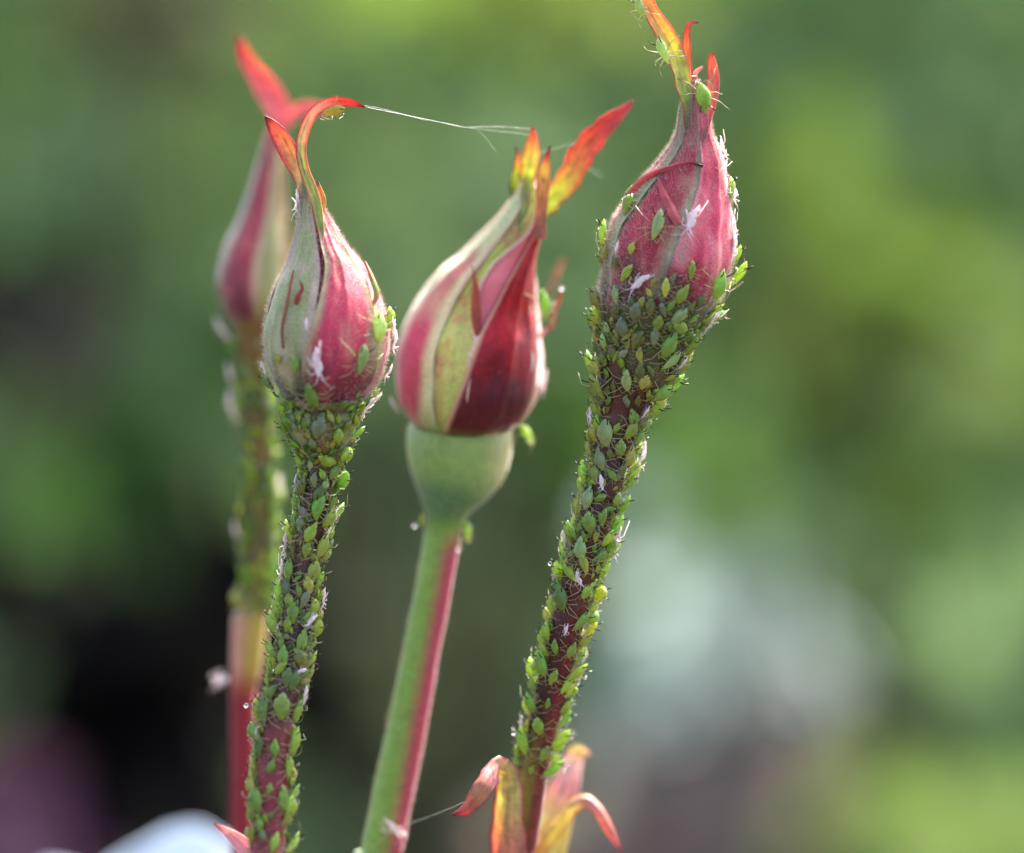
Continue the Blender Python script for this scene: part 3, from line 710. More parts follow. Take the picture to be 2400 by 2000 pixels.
ribbon('sepal_tip', [(1262, 560, .78, 34), (1268, 500, .78, 24), (1272, 450, .78, 28), (1274, 415, .78, 30), (1279, 382, .76, 18), (1284, 360, .75, 9), (1290, 342, .74, 2)], sepC[2][0], [(0, (186, 110, 80)), (.3, (206, 150, 60)), (.6, (214, 190, 60)), (.75, (200, 80, 50)), (1, (130, 16, 34))], [(0, (200, 90, 80)), (.6, (200, 110, 50)), (1, (120, 14, 34))], cup=.4)
ribbon('sepal_tip', [(1236, 560, 1.15, 14), (1258, 512, 1.1, 26), (1290, 470, 1.05, 42), (1330, 419, 1.0, 50), (1366, 352, .95, 54), (1416, 294, .9, 44), (1456, 262, .9, 22), (1485, 236, .9, 3)], sepC[3][0], [(0, (150, 190, 80)), (.36, (200, 214, 76)), (.53, (214, 136, 80)), (.7, (192, 60, 68)), (1, (172, 44, 70))], [(0, (150, 190, 60)), (.35, (226, 150, 50)), (.55, (226, 50, 44)), (1, (200, 60, 90))], cup=.45, serr=.3, roll=15, nt=60)
surf_ribbon(HC, [(1121, 790, 14, .03), (1118, 745, 26, .08), (1118, 700, 22, .1), (1121, 660, 12, .12), (1124, 620, 2, .14)], sepC[1][0], [(0, (180, 60, 50)), (.4, (206, 90, 54)), (1, (190, 70, 60))], cup=-.4)
surf_ribbon(HC, [(1251, 792, 10, .03), (1275, 765, 10, .12), (1296, 735, 9, .16), (1309, 705, 7, .22), (1316, 680, 3, .25)], sepC[2][0], [(0, (176, 60, 50)), (1, (196, 60, 50))])
ribbon('sepal_lobe', [(1262, 745, 1.9, 10), (1286, 690, 2.1, 15), (1304, 645, 2.2, 14), (1322, 606, 2.2, 3)], sepC[3][0], [(0, (120, 130, 50)), (.5, (150, 110, 60)), (1, (196, 110, 80))])

# ------------------------------------------------------------------ white flower low behind the stems
rW = empty('white_flower', tuple(W(330, 2424, 8.0)))
def white_petal(c, w, h, ang, tilt, seed):
    t = np.linspace(0, 1, 14); s = np.linspace(-1, 1, 15)
    T_, S_ = np.meshgrid(t, s, indexing='ij')
    wid = w * np.sin(np.pi * (0.12 + 0.80 * T_)) ** .6
    x = S_ * wid; z = h * T_ * (1 - .14 * S_ ** 2); y = -.35 * h * T_ ** 2 * tilt + .35 * w * S_ ** 2
    P = np.stack([x, y, z], -1)
    P[..., 1] += .06 * noise(P, 1.5, seed); P[..., 2] += .08 * noise(P, 1.2, seed + 1) * T_
    a = math.radians(ang)
    R = np.array([[math.cos(a), 0, math.sin(a)], [0, 1, 0], [-math.sin(a), 0, math.cos(a)]])
    V = (P.reshape(-1, 3) @ R.T) + c
    n = len(V)
    F = grid_faces(14, 15)
    col = mix3(lin((206, 218, 230)), lin((190, 206, 206)), 1 - sstep(0, .5, T_)).reshape(-1, 3)
    o = under(mesh_obj('petal', V, F, col, M_white), rW)
    md = o.modifiers.new('solid', 'SOLIDIFY'); md.thickness = .03
cW = W(330, 2424, 8.0)
white_petal(cW + [0.2, -.3, 0.1], 1.15, 2.26, 12, .4, 1)
white_petal(cW + [-.55, -.0, -.05], .9, 1.95, -12, .5, 2)
white_petal(cW + [1.0, .5, -.2], .8, 1.6, 40, .3, 3)
white_petal(cW + [-1.2, .5, -.3], .8, 1.5, -42, .3, 4)
white_petal(cW + [0, 1.0, -.2], .9, 1.7, 0, -.4, 5)
sv, sf = tube(spline([cW + [0, 0, .3], cW + [.2, .2, -6], [cW[0] + .8, cW[1] + .5, GZ - .5]], 20), .16, 8)
under(mesh_obj('stalk', sv, sf, np.broadcast_to(lin((90, 120, 60)), (len(sv), 3)), M_stem), rW)
tag(rW, 'blurred white flower low beside the red stem base', 'flower')

# ------------------------------------------------------------------ aphids
BX = BX0 = np.array([-.5, -.47, -.42, -.34, -.22, -.08, .06, .2, .32, .41, .47, .5])
BW0 = np.array([.008, .028, .075, .14, .205, .24, .235, .19, .145, .105, .07, .015])
def aphid_body(seed, fat=1.0, bend=0.0, shift=0.0):
    n = 12
    V = []; col = []
    r_ = np.random.default_rng(seed)
    BW = np.interp(BX0 + shift * np.cos(np.pi * BX0), BX0, BW0)
    for i in range(len(BX)):
        for k in range(n):
            a = 2 * math.pi * k / n
            y = BW[i] * fat * math.cos(a)
            z = BW[i] * fat * (.86 if math.sin(a) > 0 else .5) * math.sin(a)
            z += .035 * math.sin(math.pi * (BX[i] + .5))
            V.append((BX[i], y + bend * (BX[i] ** 2 - .1), z))
            mid = math.exp(-((a - math.pi / 2) / .38) ** 2)
            seg = .5 + .5 * math.cos(BX[i] * 58)
            c = np.array([1.0, 1.0, 1.0]) * (1 - .3 * mid * (-.36 < BX[i] < .2) * (.6 + .4 * seg))
            c = c * (1 - .05 * seg)
            if BX[i] < -.4: c = c * np.array([1.06, 1.02, 1.3])
            if BX[i] > .3: c = c * np.array([1.15, 1.02, .9])
            c = c * r_.uniform(.94, 1.06)
            col.append(c)
    F = grid_faces(len(BX), n, True)
    F.append(tuple(range(n - 1, -1, -1))); b = (len(BX) - 1) * n
    F.append(tuple(range(b, b + n)))
    return np.array(V), F, np.array(col)

PALE = lin((204, 204, 158)); BLACK = lin((22, 20, 18)); KNEE = lin((120, 100, 66))
def limb_cols(n, m, seq):
    return np.repeat(np.array(seq), m, axis=0)
def aphid_leg(side, idx, r_):
    x0 = (.26, .16, .04)[idx]
    fx = (.42, .06, -.32)[idx] + r_.normal(0, .09)
    ln = (.42, .44, .62)[idx]
    hip = np.array([x0, side * .14, -.02])
    knee = hip + np.array([fx * .55, side * ln * .62, .13 + r_.normal(0, .04)])
    foot = knee + np.array([fx * .5, side * ln * .5, -.28 + r_.normal(0, .03)])
    toe = foot + np.array([fx * .08, side * .06, -.01])
    sh = foot * .8 + knee * .2
    v, f = tube([hip, knee, sh, foot, toe], [.018, .014, .011, .011, .009], 4)
    return v, f, limb_cols(5, 4, [PALE, (PALE + KNEE) / 2, PALE, KNEE, BLACK])
def aphid_antenna(side, r_):
    a = np.array([.47, side * .05, .03]); b = a + [.08, side * .12, .08]
    c_ = b + [-.22 + r_.normal(0, .08), side * .12, .1]; d = c_ + [-.3, side * (.06 + r_.normal(0, .05)), .02 + r_.normal(0, .05)]
    v, f = tube([a, b, c_, d], [.015, .011, .009, .006], 4)
    return v, f, limb_cols(4, 4, [PALE, PALE, PALE, KNEE])
def aphid_cornicle(side):
    a = np.array([-.26, side * .13, .09]); b = a + [-.1, side * .06, .1]; c_ = b + [-.11, side * .05, .05]
    v, f = tube([a, b, c_], [.024, .018, .021], 5)
    return v, f, limb_cols(3, 5, [KNEE * .5, BLACK, BLACK])
def aphid_eye(side):
    c_ = np.array([.425, side * .085, .05])
    V = [c_ + .02 * np.array(q) for q in [(1, 0, 0), (-1, 0, 0), (0, 1, 0), (0, -1, 0), (0, 0, 1), (0, 0, -1)]]
    return np.array(V), [(0, 2, 4), (2, 1, 4), (1, 3, 4), (3, 0, 4), (2, 0, 5), (1, 2, 5), (3, 1, 5), (0, 3, 5)], lin((40, 12, 10))

FULL = []      # meshes for aphids whose parts show
BARE = []
ONE = []       # single meshes for those too small to show them
def quick_mesh(name, v, f, c, m, tint=None):
    o = mesh_obj(name, v, f, np.broadcast_to(c, (len(v), 3)), m, tint=tint)
    me = o.data
    bpy.data.objects.remove(o)
    return me
NV = 12
for k in range(NV):
    r_ = np.random.default_rng(100 + k)
    bv, bf, bc = aphid_body(k, .74 + .56 * ((k * 5) % NV) / (NV - 1), r_.normal(0, .16), r_.uniform(-.1, .1))
    mx = Mix(); mx.add(bv, bf, bc, 1.0)
    parts = [('body', quick_mesh('aphid_body', bv, bf, bc, M_aphid, np.ones(len(bv))))]
    for side in (-1, 1):
        for i in range(3):
            if r_.random() < .08: continue
            q = aphid_leg(side, i, r_); mx.add(*q); parts.append(('leg', quick_mesh('aphid_leg', *q, M_limb)))
        q = aphid_antenna(side, r_); mx.add(*q); parts.append(('antenna', quick_mesh('aphid_antenna', *q, M_limb)))
        q = aphid_cornicle(side); mx.add(*q); parts.append(('cornicle', quick_mesh('aphid_cornicle', *q, M_limb)))
        q = aphid_eye(side); mx.add(*q); parts.append(('eye', quick_mesh('aphid_eye', *q, M_limb)))
    FULL.append(parts)
    mb = Mix(); mb.add(bv, bf, bc, 1.0)
    for side in (-1, 1): mb.add(*aphid_cornicle(side))
    BARE.append(mb.arrays())
    v, f, c_, t_ = mx.arrays()
    ONE.append((quick_mesh('aphid', v, f, c_, M_aphid, t_), v, f, c_, t_))

COLS = {  # true body colours
    'lime': (184, 216, 78), 'yellow-green': (208, 214, 92), 'bright green': (150, 198, 76), 'mint green': (186, 218, 148), 'grey-green': (164, 184, 142), 'olive': (146, 158, 80), 'dark red': (120, 14, 16), 'dark green': (118, 158, 76)}

def place(host, px, py, tail, raise_, theta=None):
    q, th = host.locate(px, py) if theta is None else (py, theta)
    p, n, dn = host.frame(q, th)
    a = math.radians(tail)
    h = np.array([-math.sin(a), 0, -math.cos(a)])
    if theta is not None:
        h = dn * math.cos(a) + np.cross(n, dn) * math.sin(a)
    h = h - n * np.dot(h, n); h /= np.linalg.norm(h) + 1e-9
    r = math.radians(raise_)
    x = h * math.cos(r) - n * math.sin(r)
    z = n * math.cos(r) + h * math.sin(r)
    return p, n, x, z

def aphid_matrix(p, n, x, z, length, raise_, extra=0.0):
    R = np.stack([x, np.cross(z, x), z], 1)
    c = p + n * (length * (.11 + .26 * math.sin(math.radians(raise_))) + extra)
    M = Matrix.Identity(4)
    for i in range(3):
        for j in range(3): M[i][j] = R[i][j] * length
        M[i][3] = c[i]
    return M

placed = {'A': [], 'B': [], 'C': [], 'D': []}
HOSTS = {'A': HA, 'B': HB, 'C': HCS, 'D': HD}
count = [0]
def host_words(h, py):
    if h == 'A': return "hook-tipped rosebud's " + ('sepals' if py < 945 else 'hip' if py < 1085 else 'upper stem' if py < 1560 else 'lower stem')
    if h == 'D': return "flag-tipped rosebud's " + ('sepals' if py < 700 else 'hip' if py < 900 else 'upper stem' if py < 1350 else 'lower stem')
    return 'blurred stem behind the hook-tipped rosebud'

def tone(colname):
    b = lin(COLS[colname]) * (1 + rng.normal(0, .12)) * (1 + rng.normal(0, .05, 3))
    if colname != 'dark red': b = b * .84 + lin((206, 218, 176)) * .16
    return (*np.clip(b, .005, .9), 1.0)

def aphid(h, px, py, ln, colname, tail=0, raise_=None, theta=None, label=None, parts=None, off=None, host=None):
    host = host or HOSTS[h]
    raise_ = rng.uniform(4, 16) if raise_ is None else raise_
    p, n, x, z = place(host, px, py, tail, raise_, theta)
    L_ = ln / PX * (D + p[1]) / D
    if off is None: off = .018 if (h == 'D' and py < 690) or (h == 'A' and py < 930) else 0.0
    Mx = aphid_matrix(p, n, x, z, L_, raise_, off)
    k = int(rng.integers(0, NV))
    colr = tone(colname)
    if parts is None: parts = ln >= 46
    if parts:
        o = empty('aphid'); o.matrix_world = Mx
        for nm, me in FULL[k]:
            c_ = bpy.data.objects.new(nm, me); C.objects.link(c_); c_.parent = o; c_.color = colr
    else:
        o = bpy.data.objects.new('aphid', ONE[k][0]); C.objects.link(o)
        o.matrix_world = Mx; o.color = colr
    size = 'large ' if ln >= 56 else 'small ' if ln < 34 else ''
    group = 'aphids on the ' + host_words(h, py)
    if not label:
        fat = ((k * 5) % NV) / (NV - 1)
        build = 'plump ' if fat > .68 else 'slim ' if fat < .3 else ''
        slant = abs(math.degrees(math.atan2(x[0], -x[2])))
        pose = 'slanting ' if slant > 24 else ''
        lean = n[0] / (abs(n[0]) + abs(n[1]) + 1e-9)
        flank = 'sunlit flank of the ' if lean > .6 else 'shaded flank of the ' if lean < -.6 else ''
        label = f'{size}{build}{pose}{colname} aphid on the {flank}{host_words(h, py)}'
        label = label.replace('blurred stem behind the hook-tipped rosebud', 'blurred rear stem') if len(label.split()) > 16 else label
        if len(label.split()) > 16: label = label.replace('flank of the', 'side of the', 1).replace('slanting ', '', 1)
    tag(o, label, 'aphid', group)
    placed[h].append((np.array(p), L_))
    count[0] += 1
    return o

# the ones that can be picked out in the photograph: x, y, length, colour, tail angle from upright
LIST_D = [(1520, 724, 46, 'olive', 10), (1548, 730, 42, 'grey-green', -15), (1500, 714, 32, 'yellow-green', 20), (1565, 720, 38, 'bright green', 30), (1537, 758, 48, 'lime', 5), (1478, 712, 34, 'dark green', -10), (1608, 722, 40, 'olive', 25), (1540, 540, 78, 'mint green', 14), (1481, 489, 54, 'lime', 8), (1459, 460, 40, 'lime', 25), (1402, 554, 72, 'lime', 8), (1429, 591, 42, 'yellow-green', 10), (1483, 590, 30, 'yellow-green', 35), (1396, 612, 36, 'lime', -5),
 (1449, 621, 32, 'olive', 30), (1473, 646, 54, 'lime', 52), (1609, 640, 50, 'lime', 3), (1666, 669, 76, 'bright green', 2), (1554, 681, 48, 'yellow-green', 8), (1590, 694, 56, 'lime', 26), (1527, 669, 22, 'lime', 30), (1517, 691, 26, 'yellow-green', -30), (1633, 706, 38, 'dark green', 5),
 (1489, 733, 52, 'grey-green', 25), (1583, 741, 54, 'mint green', 40), (1460, 769, 52, 'grey-green', 0), (1446, 694, 50, 'grey-green', -12), (1491, 797, 54, 'olive', 38), (1529, 789, 54, 'grey-green', 0), (1560, 806, 74, 'bright green', 20), (1411, 800, 30, 'dark red', 0), (1497, 834, 40, 'yellow-green', 0),
 (1440, 829, 42, 'olive', -15), (1566, 842, 62, 'mint green', 48), (1469, 890, 60, 'mint green', 8), (1707, 446, 58, 'lime', 0), (1726, 594, 48, 'lime', 8), (1718, 640, 80, 'lime', 6), (1690, 717, 44, 'lime', 30), (1628, 794, 50, 'lime', 60), (1606, 837, 44, 'yellow-green', 70), (1411, 703, 62, 'olive', 4), (1402, 763, 52, 'yellow-green', 0),
 (1423, 1016, 66, 'mint green', 6), (1410, 1076, 58, 'grey-green', -22), (1429, 1064, 26, 'olive', 0), (1451, 1050, 44, 'bright green', 8), (1397, 1109, 42, 'bright green', 5), (1453, 1101, 44, 'olive', 20), (1383, 1167, 58, 'mint green', 25), (1383, 1224, 56, 'bright green', -5), (1410, 1211, 46, 'bright green', 12), (1363, 1284, 60, 'mint green', 2),
 (1380, 1107, 58, 'lime', 0), (1352, 1184, 54, 'lime', 5), (1333, 1247, 52, 'bright green', 5), (1490, 1021, 48, 'bright green', 45), (1466, 1127, 52, 'lime', 20), (1450, 1181, 62, 'bright green', 30), (1442, 1227, 62, 'bright green', 58), (1425, 1281, 72, 'lime', 40), (1408, 1327, 62, 'lime', 25), (1309, 1313, 38, 'bright green', 0),
 (1304, 1512, 42, 'bright green', 0), (1336, 1518, 46, 'lime', 8), (1280, 1552, 66, 'bright green', 8), (1298, 1582, 48, 'lime', 25), (1284, 1644, 34, 'bright green', 10), (1264, 1696, 48, 'lime', 2), (1274, 1760, 44, 'lime', 8), (1322, 1400, 62, 'dark green', 5), (1237, 1732, 72, 'lime', 12), (1219, 1784, 44, 'bright green', 5), (1300, 1724, 68, 'lime', 10),
 (1322, 1600, 52, 'lime', 12), (1252, 1600, 50, 'bright green', 6), (1240, 1655, 48, 'yellow-green', 4), (1358, 1450, 60, 'bright green', 40), (1290, 1420, 46, 'lime', 0), (1372, 1380, 48, 'lime', 20), (1268, 1500, 48, 'lime', 0), (1348, 1540, 40, 'bright green', 15), (1326, 1660, 40, 'yellow-green', 10)]
UNIQ = {(1540, 540): 'large mint green aphid beside the red spike on the flag-tipped pink rosebud', (1411, 800): 'dark red swollen aphid among green ones on the hip of the flag-tipped rosebud',
        (1666, 669): 'large bright green aphid low on the pink sepal of the flag-tipped rosebud', (1560, 806): 'large bright green aphid tilted on the hip of the flag-tipped rosebud',
        (1473, 646): 'lime aphid lying sideways at the base of the flag-tipped rosebud sepals'}
for px, py, ln, cn, ta in LIST_D:
    edge = abs((px - HD.at(py)[0]) / HD.at(py)[1]) > .85
    aphid('D', px, py, ln, cn, ta + rng.normal(0, 3), raise_=rng.uniform(12, 28) if edge else None, label=UNIQ.get((px, py)))
LIST_A = [(877, 771, 76, 'mint green', -4), (902, 747, 52, 'lime', 4), (844, 843, 76, 'mint green', 4), (705, 854, 40, 'bright green', 8), (666, 842, 26, 'yellow-green', 5), (741, 920, 74, 'bright green', -8), (643, 890, 48, 'dark green', -5), (660, 955, 76, 'lime', -4), (753, 1000, 60, 'grey-green', 10), (872, 915, 32, 'lime', 8), (846, 957, 38, 'lime', 10),
 (770, 1039, 24, 'yellow-green', 0), (690, 1030, 42, 'bright green', -20), (707, 1076, 52, 'lime', -4), (812, 1068, 36, 'bright green', 20), (780, 1102, 46, 'bright green', 30), (762, 1135, 36, 'mint green', 10), (747, 1189, 64, 'bright green', 18), (731, 1246, 56, 'lime', 30), (750, 1277, 64, 'lime', 25), (686, 1334, 54, 'bright green', 0), (694, 1289, 40, 'olive', 5),
 (679, 1380, 46, 'grey-green', -10), (732, 1340, 60, 'lime', 25), (742, 1357, 44, 'lime', 30), (691, 1437, 52, 'bright green', -2), (664, 1386, 58, 'lime', 5), (705, 1503, 66, 'bright green', 15), (670, 1537, 54, 'bright green', 4), (722, 1543, 50, 'lime', 58), (655, 1423, 58, 'lime', 0), (642, 1554, 54, 'lime', -4), (676, 1586, 48, 'dark green', 8),
 (688, 1594, 50, 'dark green', 20), (663, 1655, 66, 'bright green', 8), (690, 1663, 54, 'lime', 8), (630, 1663, 72, 'dark green', -4), (618, 1671, 66, 'lime', 0), (628, 1619, 34, 'lime', 0), (647, 1750, 42, 'bright green', 4), (639, 1793, 36, 'bright green', 20), (617, 1753, 44, 'dark green', 4), (680, 1735, 68, 'lime', 10), (672, 1794, 60, 'lime', 14),
 (635, 1846, 28, 'bright green', 10), (610, 1874, 62, 'bright green', -15), (660, 1869, 64, 'bright green', 4), (602, 1892, 54, 'yellow-green', 0), (614, 1928, 40, 'bright green', -12), (644, 1972, 52, 'lime', 14), (600, 1950, 40, 'yellow-green', 0), (670, 1890, 60, 'lime', 10)]
UNIQA = {(877, 771): 'large mint green aphid high on the pink sepal edge of the hook-tipped rosebud', (844, 843): 'large mint green aphid low on the pink sepal of the hook-tipped rosebud', (741, 920): 'large bright green aphid hanging below the white skin on the hook-tipped rosebud', (660, 955): 'large lime aphid with dark legs at the hip edge of the hook-tipped rosebud'}
for px, py, ln, cn, ta in LIST_A:
    edge = abs((px - HA.at(py)[0]) / HA.at(py)[1]) > .85
    aphid('A', px, py, ln, cn, ta + rng.normal(0, 3), raise_=rng.uniform(12, 28) if edge else None, label=UNIQA.get((px, py)))

# those seated on sepal tips: free position
def free_aphid(px, py, y, ln, colname, tail, label, normal=(0, -1, .1)):
    p = W(px, py, y); n = np.array(normal, float); n /= np.linalg.norm(n)
    a = math.radians(tail); h = np.array([-math.sin(a), 0, -math.cos(a)])
    h = h - n * np.dot(h, n); h /= np.linalg.norm(h)
    L_ = ln / PX * (D + y) / D
    Mx = aphid_matrix(p, n, h, n, L_, 0)
    k = int(rng.integers(0, NV)); colr = tone(colname)
    o = empty('aphid'); o.matrix_world = Mx
    for nm, me in FULL[k]:
        c_ = bpy.data.objects.new(nm, me); C.objects.link(c_); c_.parent = o; c_.color = colr
    tag(o, label, 'aphid', 'aphids on the sepal tips')
    count[0] += 1
free_aphid(1646, 232, .06, 74, 'bright green', 172, 'green aphid with black-tipped legs climbing the flag-tipped rosebud neck', (.2, -1, .1))
free_aphid(1560, 118, .02, 70, 'mint green', -28, 'mint green aphid on the back of the yellow flag-like sepal tip', (-.75, -.8, -.2))
free_aphid(1506, 16, .0, 58, 'mint green', -30, 'mint green aphid at the top of the yellow flag-like sepal tip', (-.75, -.8, -.2))
free_aphid(782, 252, -.06, 56, 'yellow-green', 68, 'yellow-green aphid hanging under the hooked red sepal tip', (.1, -.5, -.9))
free_aphid(1267, 716, 1.1, 76, 'bright green', 0, 'blurred green aphid beside the red filament of the crimson and green rosebud', (.8, -.6, .1))
free_aphid(1226, 1020, 1.35, 56, 'lime', -62, 'blurred pale green aphid under the crimson and green rosebud, on the hip shoulder', (.9, -.2, .5))
free_aphid(1088, 1246, 1.35, 50, 'lime', -35, 'blurred pale green aphid where the smooth green stem meets the hip', (1, -.2, 0))
free_aphid(994, 1216, 1.35, 34, 'yellow-green', 10, 'small blurred yellowish aphid where the smooth green stem meets the hip', (-1, -.2, 0))

# denser filling of the colonies
names = ['lime', 'yellow-green', 'bright green', 'olive', 'mint green', 'grey-green', 'dark green']
def fill(h, py0, py1, tries, dens, th=(-195, 15), sizes=(26, 58), limit=999, gap=.55, cols=(.3, .16, .2, .12, .08, .08, .06), edge_bias=None):
    made = 0
    host = HOSTS[h]
    for _ in range(tries):
        if made >= limit: break
        py = rng.uniform(py0, py1); th_ = math.radians(rng.uniform(*th))
        ed = abs(math.cos(th_))
        if rng.random() > dens(py, ed): continue
        ln = rng.uniform(*sizes) * (1.25 if ed > .8 else 1)
        if noise(np.array([[py / 70., th_ * 1.2, 3]]), 1.0, ord(h))[0] < -.25 and ed < .8: continue
        p = host.pos(py, th_); L_ = ln / PX
        if any(np.linalg.norm(p - q) < gap * (L_ + l2) / 2 for q, l2 in placed[h]): continue
        cn = str(rng.choice(names, p=np.array(cols) / sum(cols)))
        if ed > .85: cn = str(rng.choice(['lime', 'yellow-green', 'bright green', 'lime']))
        aphid(h, 0, py, ln, cn, rng.normal(0, 32), theta=th_, raise_=rng.uniform(12, 34) if ed > .75 else rng.uniform(3, 14))
        made += 1
    return made
fill('D', 715, 1350, 1500, lambda py, e: 1.0, limit=60, gap=.55, sizes=(32, 62))
fill('D', 1350, 1800, 700, lambda py, e: 1.0 if e > .8 else .03, limit=26, gap=.48, sizes=(30, 60))
fill('A', 1040, 1560, 1200, lambda py, e: 1.0, limit=42, gap=.55, sizes=(30, 60))
fill('A', 955, 1080, 200, lambda py, e: 1.0, limit=10, gap=.6, sizes=(26, 44))
fill('A', 1560, 1990, 700, lambda py, e: 1.0 if e > .8 else .03, limit=22, gap=.48, sizes=(28, 58))
fill('B', 800, 1420, 600, lambda py, e: 1.0 if e > .55 else .12, limit=34, gap=.5, sizes=(28, 50), cols=(.2, .1, .3, .15, .1, .1, .1))

# the rest of the colonies (tiny nymphs, and the crowd round the backs of the stems) as one mass per stem
def mass(h, label, spans):
    mx = Mix(); host = HOSTS[h]
    for py0, py1, th0, th1, n, s0, s1, dens in spans:
        for _ in range(n):
            py = rng.uniform(py0, py1); th_ = math.radians(rng.uniform(th0, th1))
            if rng.random() > dens(py, abs(math.cos(th_))): continue
            ln = rng.uniform(s0, s1)
            ra = rng.uniform(2, 16)
            p, n_, x, z = place(host, 0, py, rng.normal(0, 28), ra, th_)
            L_ = ln / PX * (D + p[1]) / D
            Mx = np.array(aphid_matrix(p, n_, x, z, L_, ra))
            v, f, c_, t_ = BARE[int(rng.integers(0, NV))]
            b = lin(COLS[str(rng.choice(['lime', 'yellow-green', 'bright green', 'olive', 'grey-green', 'dark green']))])
            cc = c_ * np.where(t_[:, None] > .5, b * (1 + rng.normal(0, .1)), 1)
            mx.add(v @ Mx[:3, :3].T + Mx[:3, 3], f, cc, 0.0)
    v, f, c_, t_ = mx.arrays()
    o = mesh_obj('aphid_mass', v, f, c_, M_aphid, tint=t_)
    tag(o, label, 'aphids', kind='stuff')
one = lambda py, e: 1.0
mass('D', 'countless tiny aphid nymphs packed between the larger aphids of the flag-tipped rosebud', [(705, 930, -190, 10, 110, 18, 38, one), (900, 1350, -190, 10, 110, 14, 30, one), (700, 1780, 10, 165, 150, 30, 58, one), (1350, 1800, -190, 10, 70, 14, 28, lambda py, e: 1 if e > .8 else .08)])
mass('B', 'countless blurred green aphids coating the rear stem behind the hook-tipped rosebud', [(785, 1420, -195, 15, 190, 22, 44, lambda py, e: 1 if e > .5 else .45), (785, 1420, 15, 165, 60, 30, 50, one)])
mass('A', 'countless tiny aphid nymphs packed between the larger aphids of the hook-tipped rosebud', [(900, 990, -190, 10, 45, 14, 28, one), (960, 1080, -190, 10, 70, 14, 34, one), (1040, 1560, -190, 10, 110, 14, 30, one), (1040, 1990, 10, 165, 130, 30, 58, one), (1560, 1990, -190, 10, 60, 14, 26, lambda py, e: 1 if e > .8 else .08)])

# ------------------------------------------------------------------ shed skins
SHED = []
for k in range(6):
    r_ = np.random.default_rng(500 + k)
    mx = Mix()
    bv, bf, _ = aphid_body(50 + k, 1.0, r_.normal(0, .35))
    bv = bv * np.array([1, .5, .45])
    bv = bv + .085 * np.stack([noise(bv, 6, 700 + k), noise(bv, 6, 720 + k), noise(bv, 6, 740 + k)], 1)
    wht = lin((250, 242, 242))
    mx.add(bv, bf, wht)
    for side in (-1, 1):
        for i in range(3):
            if r_.random() < .3: continue
            x0 = (.3, .18, .05)[i]
            hip = np.array([x0, side * .05, 0]); kn = hip + [r_.normal(.1 - .15 * i, .14), side * r_.uniform(.08, .24), r_.uniform(.02, .2)]
            ft = kn + [r_.normal(-.05 - .14 * i, .2), side * r_.uniform(-.1, .14), r_.uniform(-.25, .1)]
            v, f = tube([hip, kn, ft], [.026, .018, .012], 4)
            mx.add(v, f, wht * .95)
        v, f = tube([[.45, side * .03, 0], [.6, side * r_.uniform(.08, .2), .1], [.7 + r_.normal(0, .1), side * r_.uniform(.1, .4), r_.uniform(-.05, .2)]], [.015, .01, .006], 4)
        mx.add(v, f, wht * .9)
    v, f, c_, _ = mx.arrays()
    SHED.append(quick_mesh('shed_skin', v, f, c_, M_skin))

def shed(host, px, py, ln, tail, where, off=.05, theta=None):
    p, n, x, z = place(host, px, py, tail, rng.uniform(0, 12), theta)
    L_ = 1.25 * ln / PX * (D + p[1]) / D
    o = bpy.data.objects.new('shed_aphid_skin', SHED[int(rng.integers(0, 6))]); C.objects.link(o)
    o.matrix_world = aphid_matrix(p, n, x, z, L_, 0, off)
    group = 'shed skins: ' + where
    if where in (wAs, wDs):
        side = 'sunlit flank' if n[0] > .6 else 'shaded flank' if n[0] < -.6 else 'middle'
        part_ = ('upper' if py < (1350 if where == wDs else 1330) else 'lower') + ' stem'
        size = 'tiny' if ln < 28 else 'long' if ln > 44 else 'small'
        where = f"{size} white shed aphid skin on the {side} of the {'flag' if where == wDs else 'hook'}-tipped rosebud's {part_}"
    elif where == wDc:
        where = ('white shed skin in the crust near the neck of the flag-tipped rosebud' if py < 470 else 'white shed skin in the crust at the broadest part of the flag-tipped rosebud')
    elif where == wA:
        where = ('tiny ' if ln < 30 else 'ragged ') + ('white shed aphid skin clinging to the sunlit sepal edge of the hook-tipped rosebud' if n[0] > .5 else 'white shed aphid skin on the green sepal of the hook-tipped rosebud')
    elif where == wB:
        where = ('large ' if ln > 52 else '') + ('blurred white aphid skin on the hip of the rear rosebud' if py < 900 else 'blurred white aphid skin on the red part of the rear stem' if py > 1500 else 'blurred white aphid skin on the brown part of the rear stem')
    tag(o, where, 'aphid skin', group)
wA = 'white shrivelled aphid skin stuck to the sepals of the hook-tipped rosebud'
wAs = 'white shrivelled aphid skin caught on the stem of the hook-tipped rosebud'
wD = 'white shrivelled aphid skin stuck to the sepals of the flag-tipped pink rosebud'
wDs = 'white shrivelled aphid skin caught on the stem of the flag-tipped pink rosebud'
wDc = 'white aphid skin in the sunlit crust along the flag-tipped rosebud edge'
wB = 'blurred white aphid skin on the stem behind the hook-tipped rosebud'
shed(HA, 753, 850, 66, -6, 'long white upright aphid skin in the middle of the hook-tipped rosebud')
for a in [(731, 768, 24, 0), (639, 857, 38, 50), (906, 768, 40, 10), (908, 799, 42, -8), (905, 864, 34, 10), (886, 922, 36, 30)]: shed(HA, *a, wA)
shed(HA, 858, 950, 58, 20, 'crumpled white aphid skin jutting from the hip of the hook-tipped rosebud', off=.03)
shed(HA, 712, 468, 52, 5, 'smooth white aphid skin standing at the neck of the hook-tipped rosebud', off=.03)
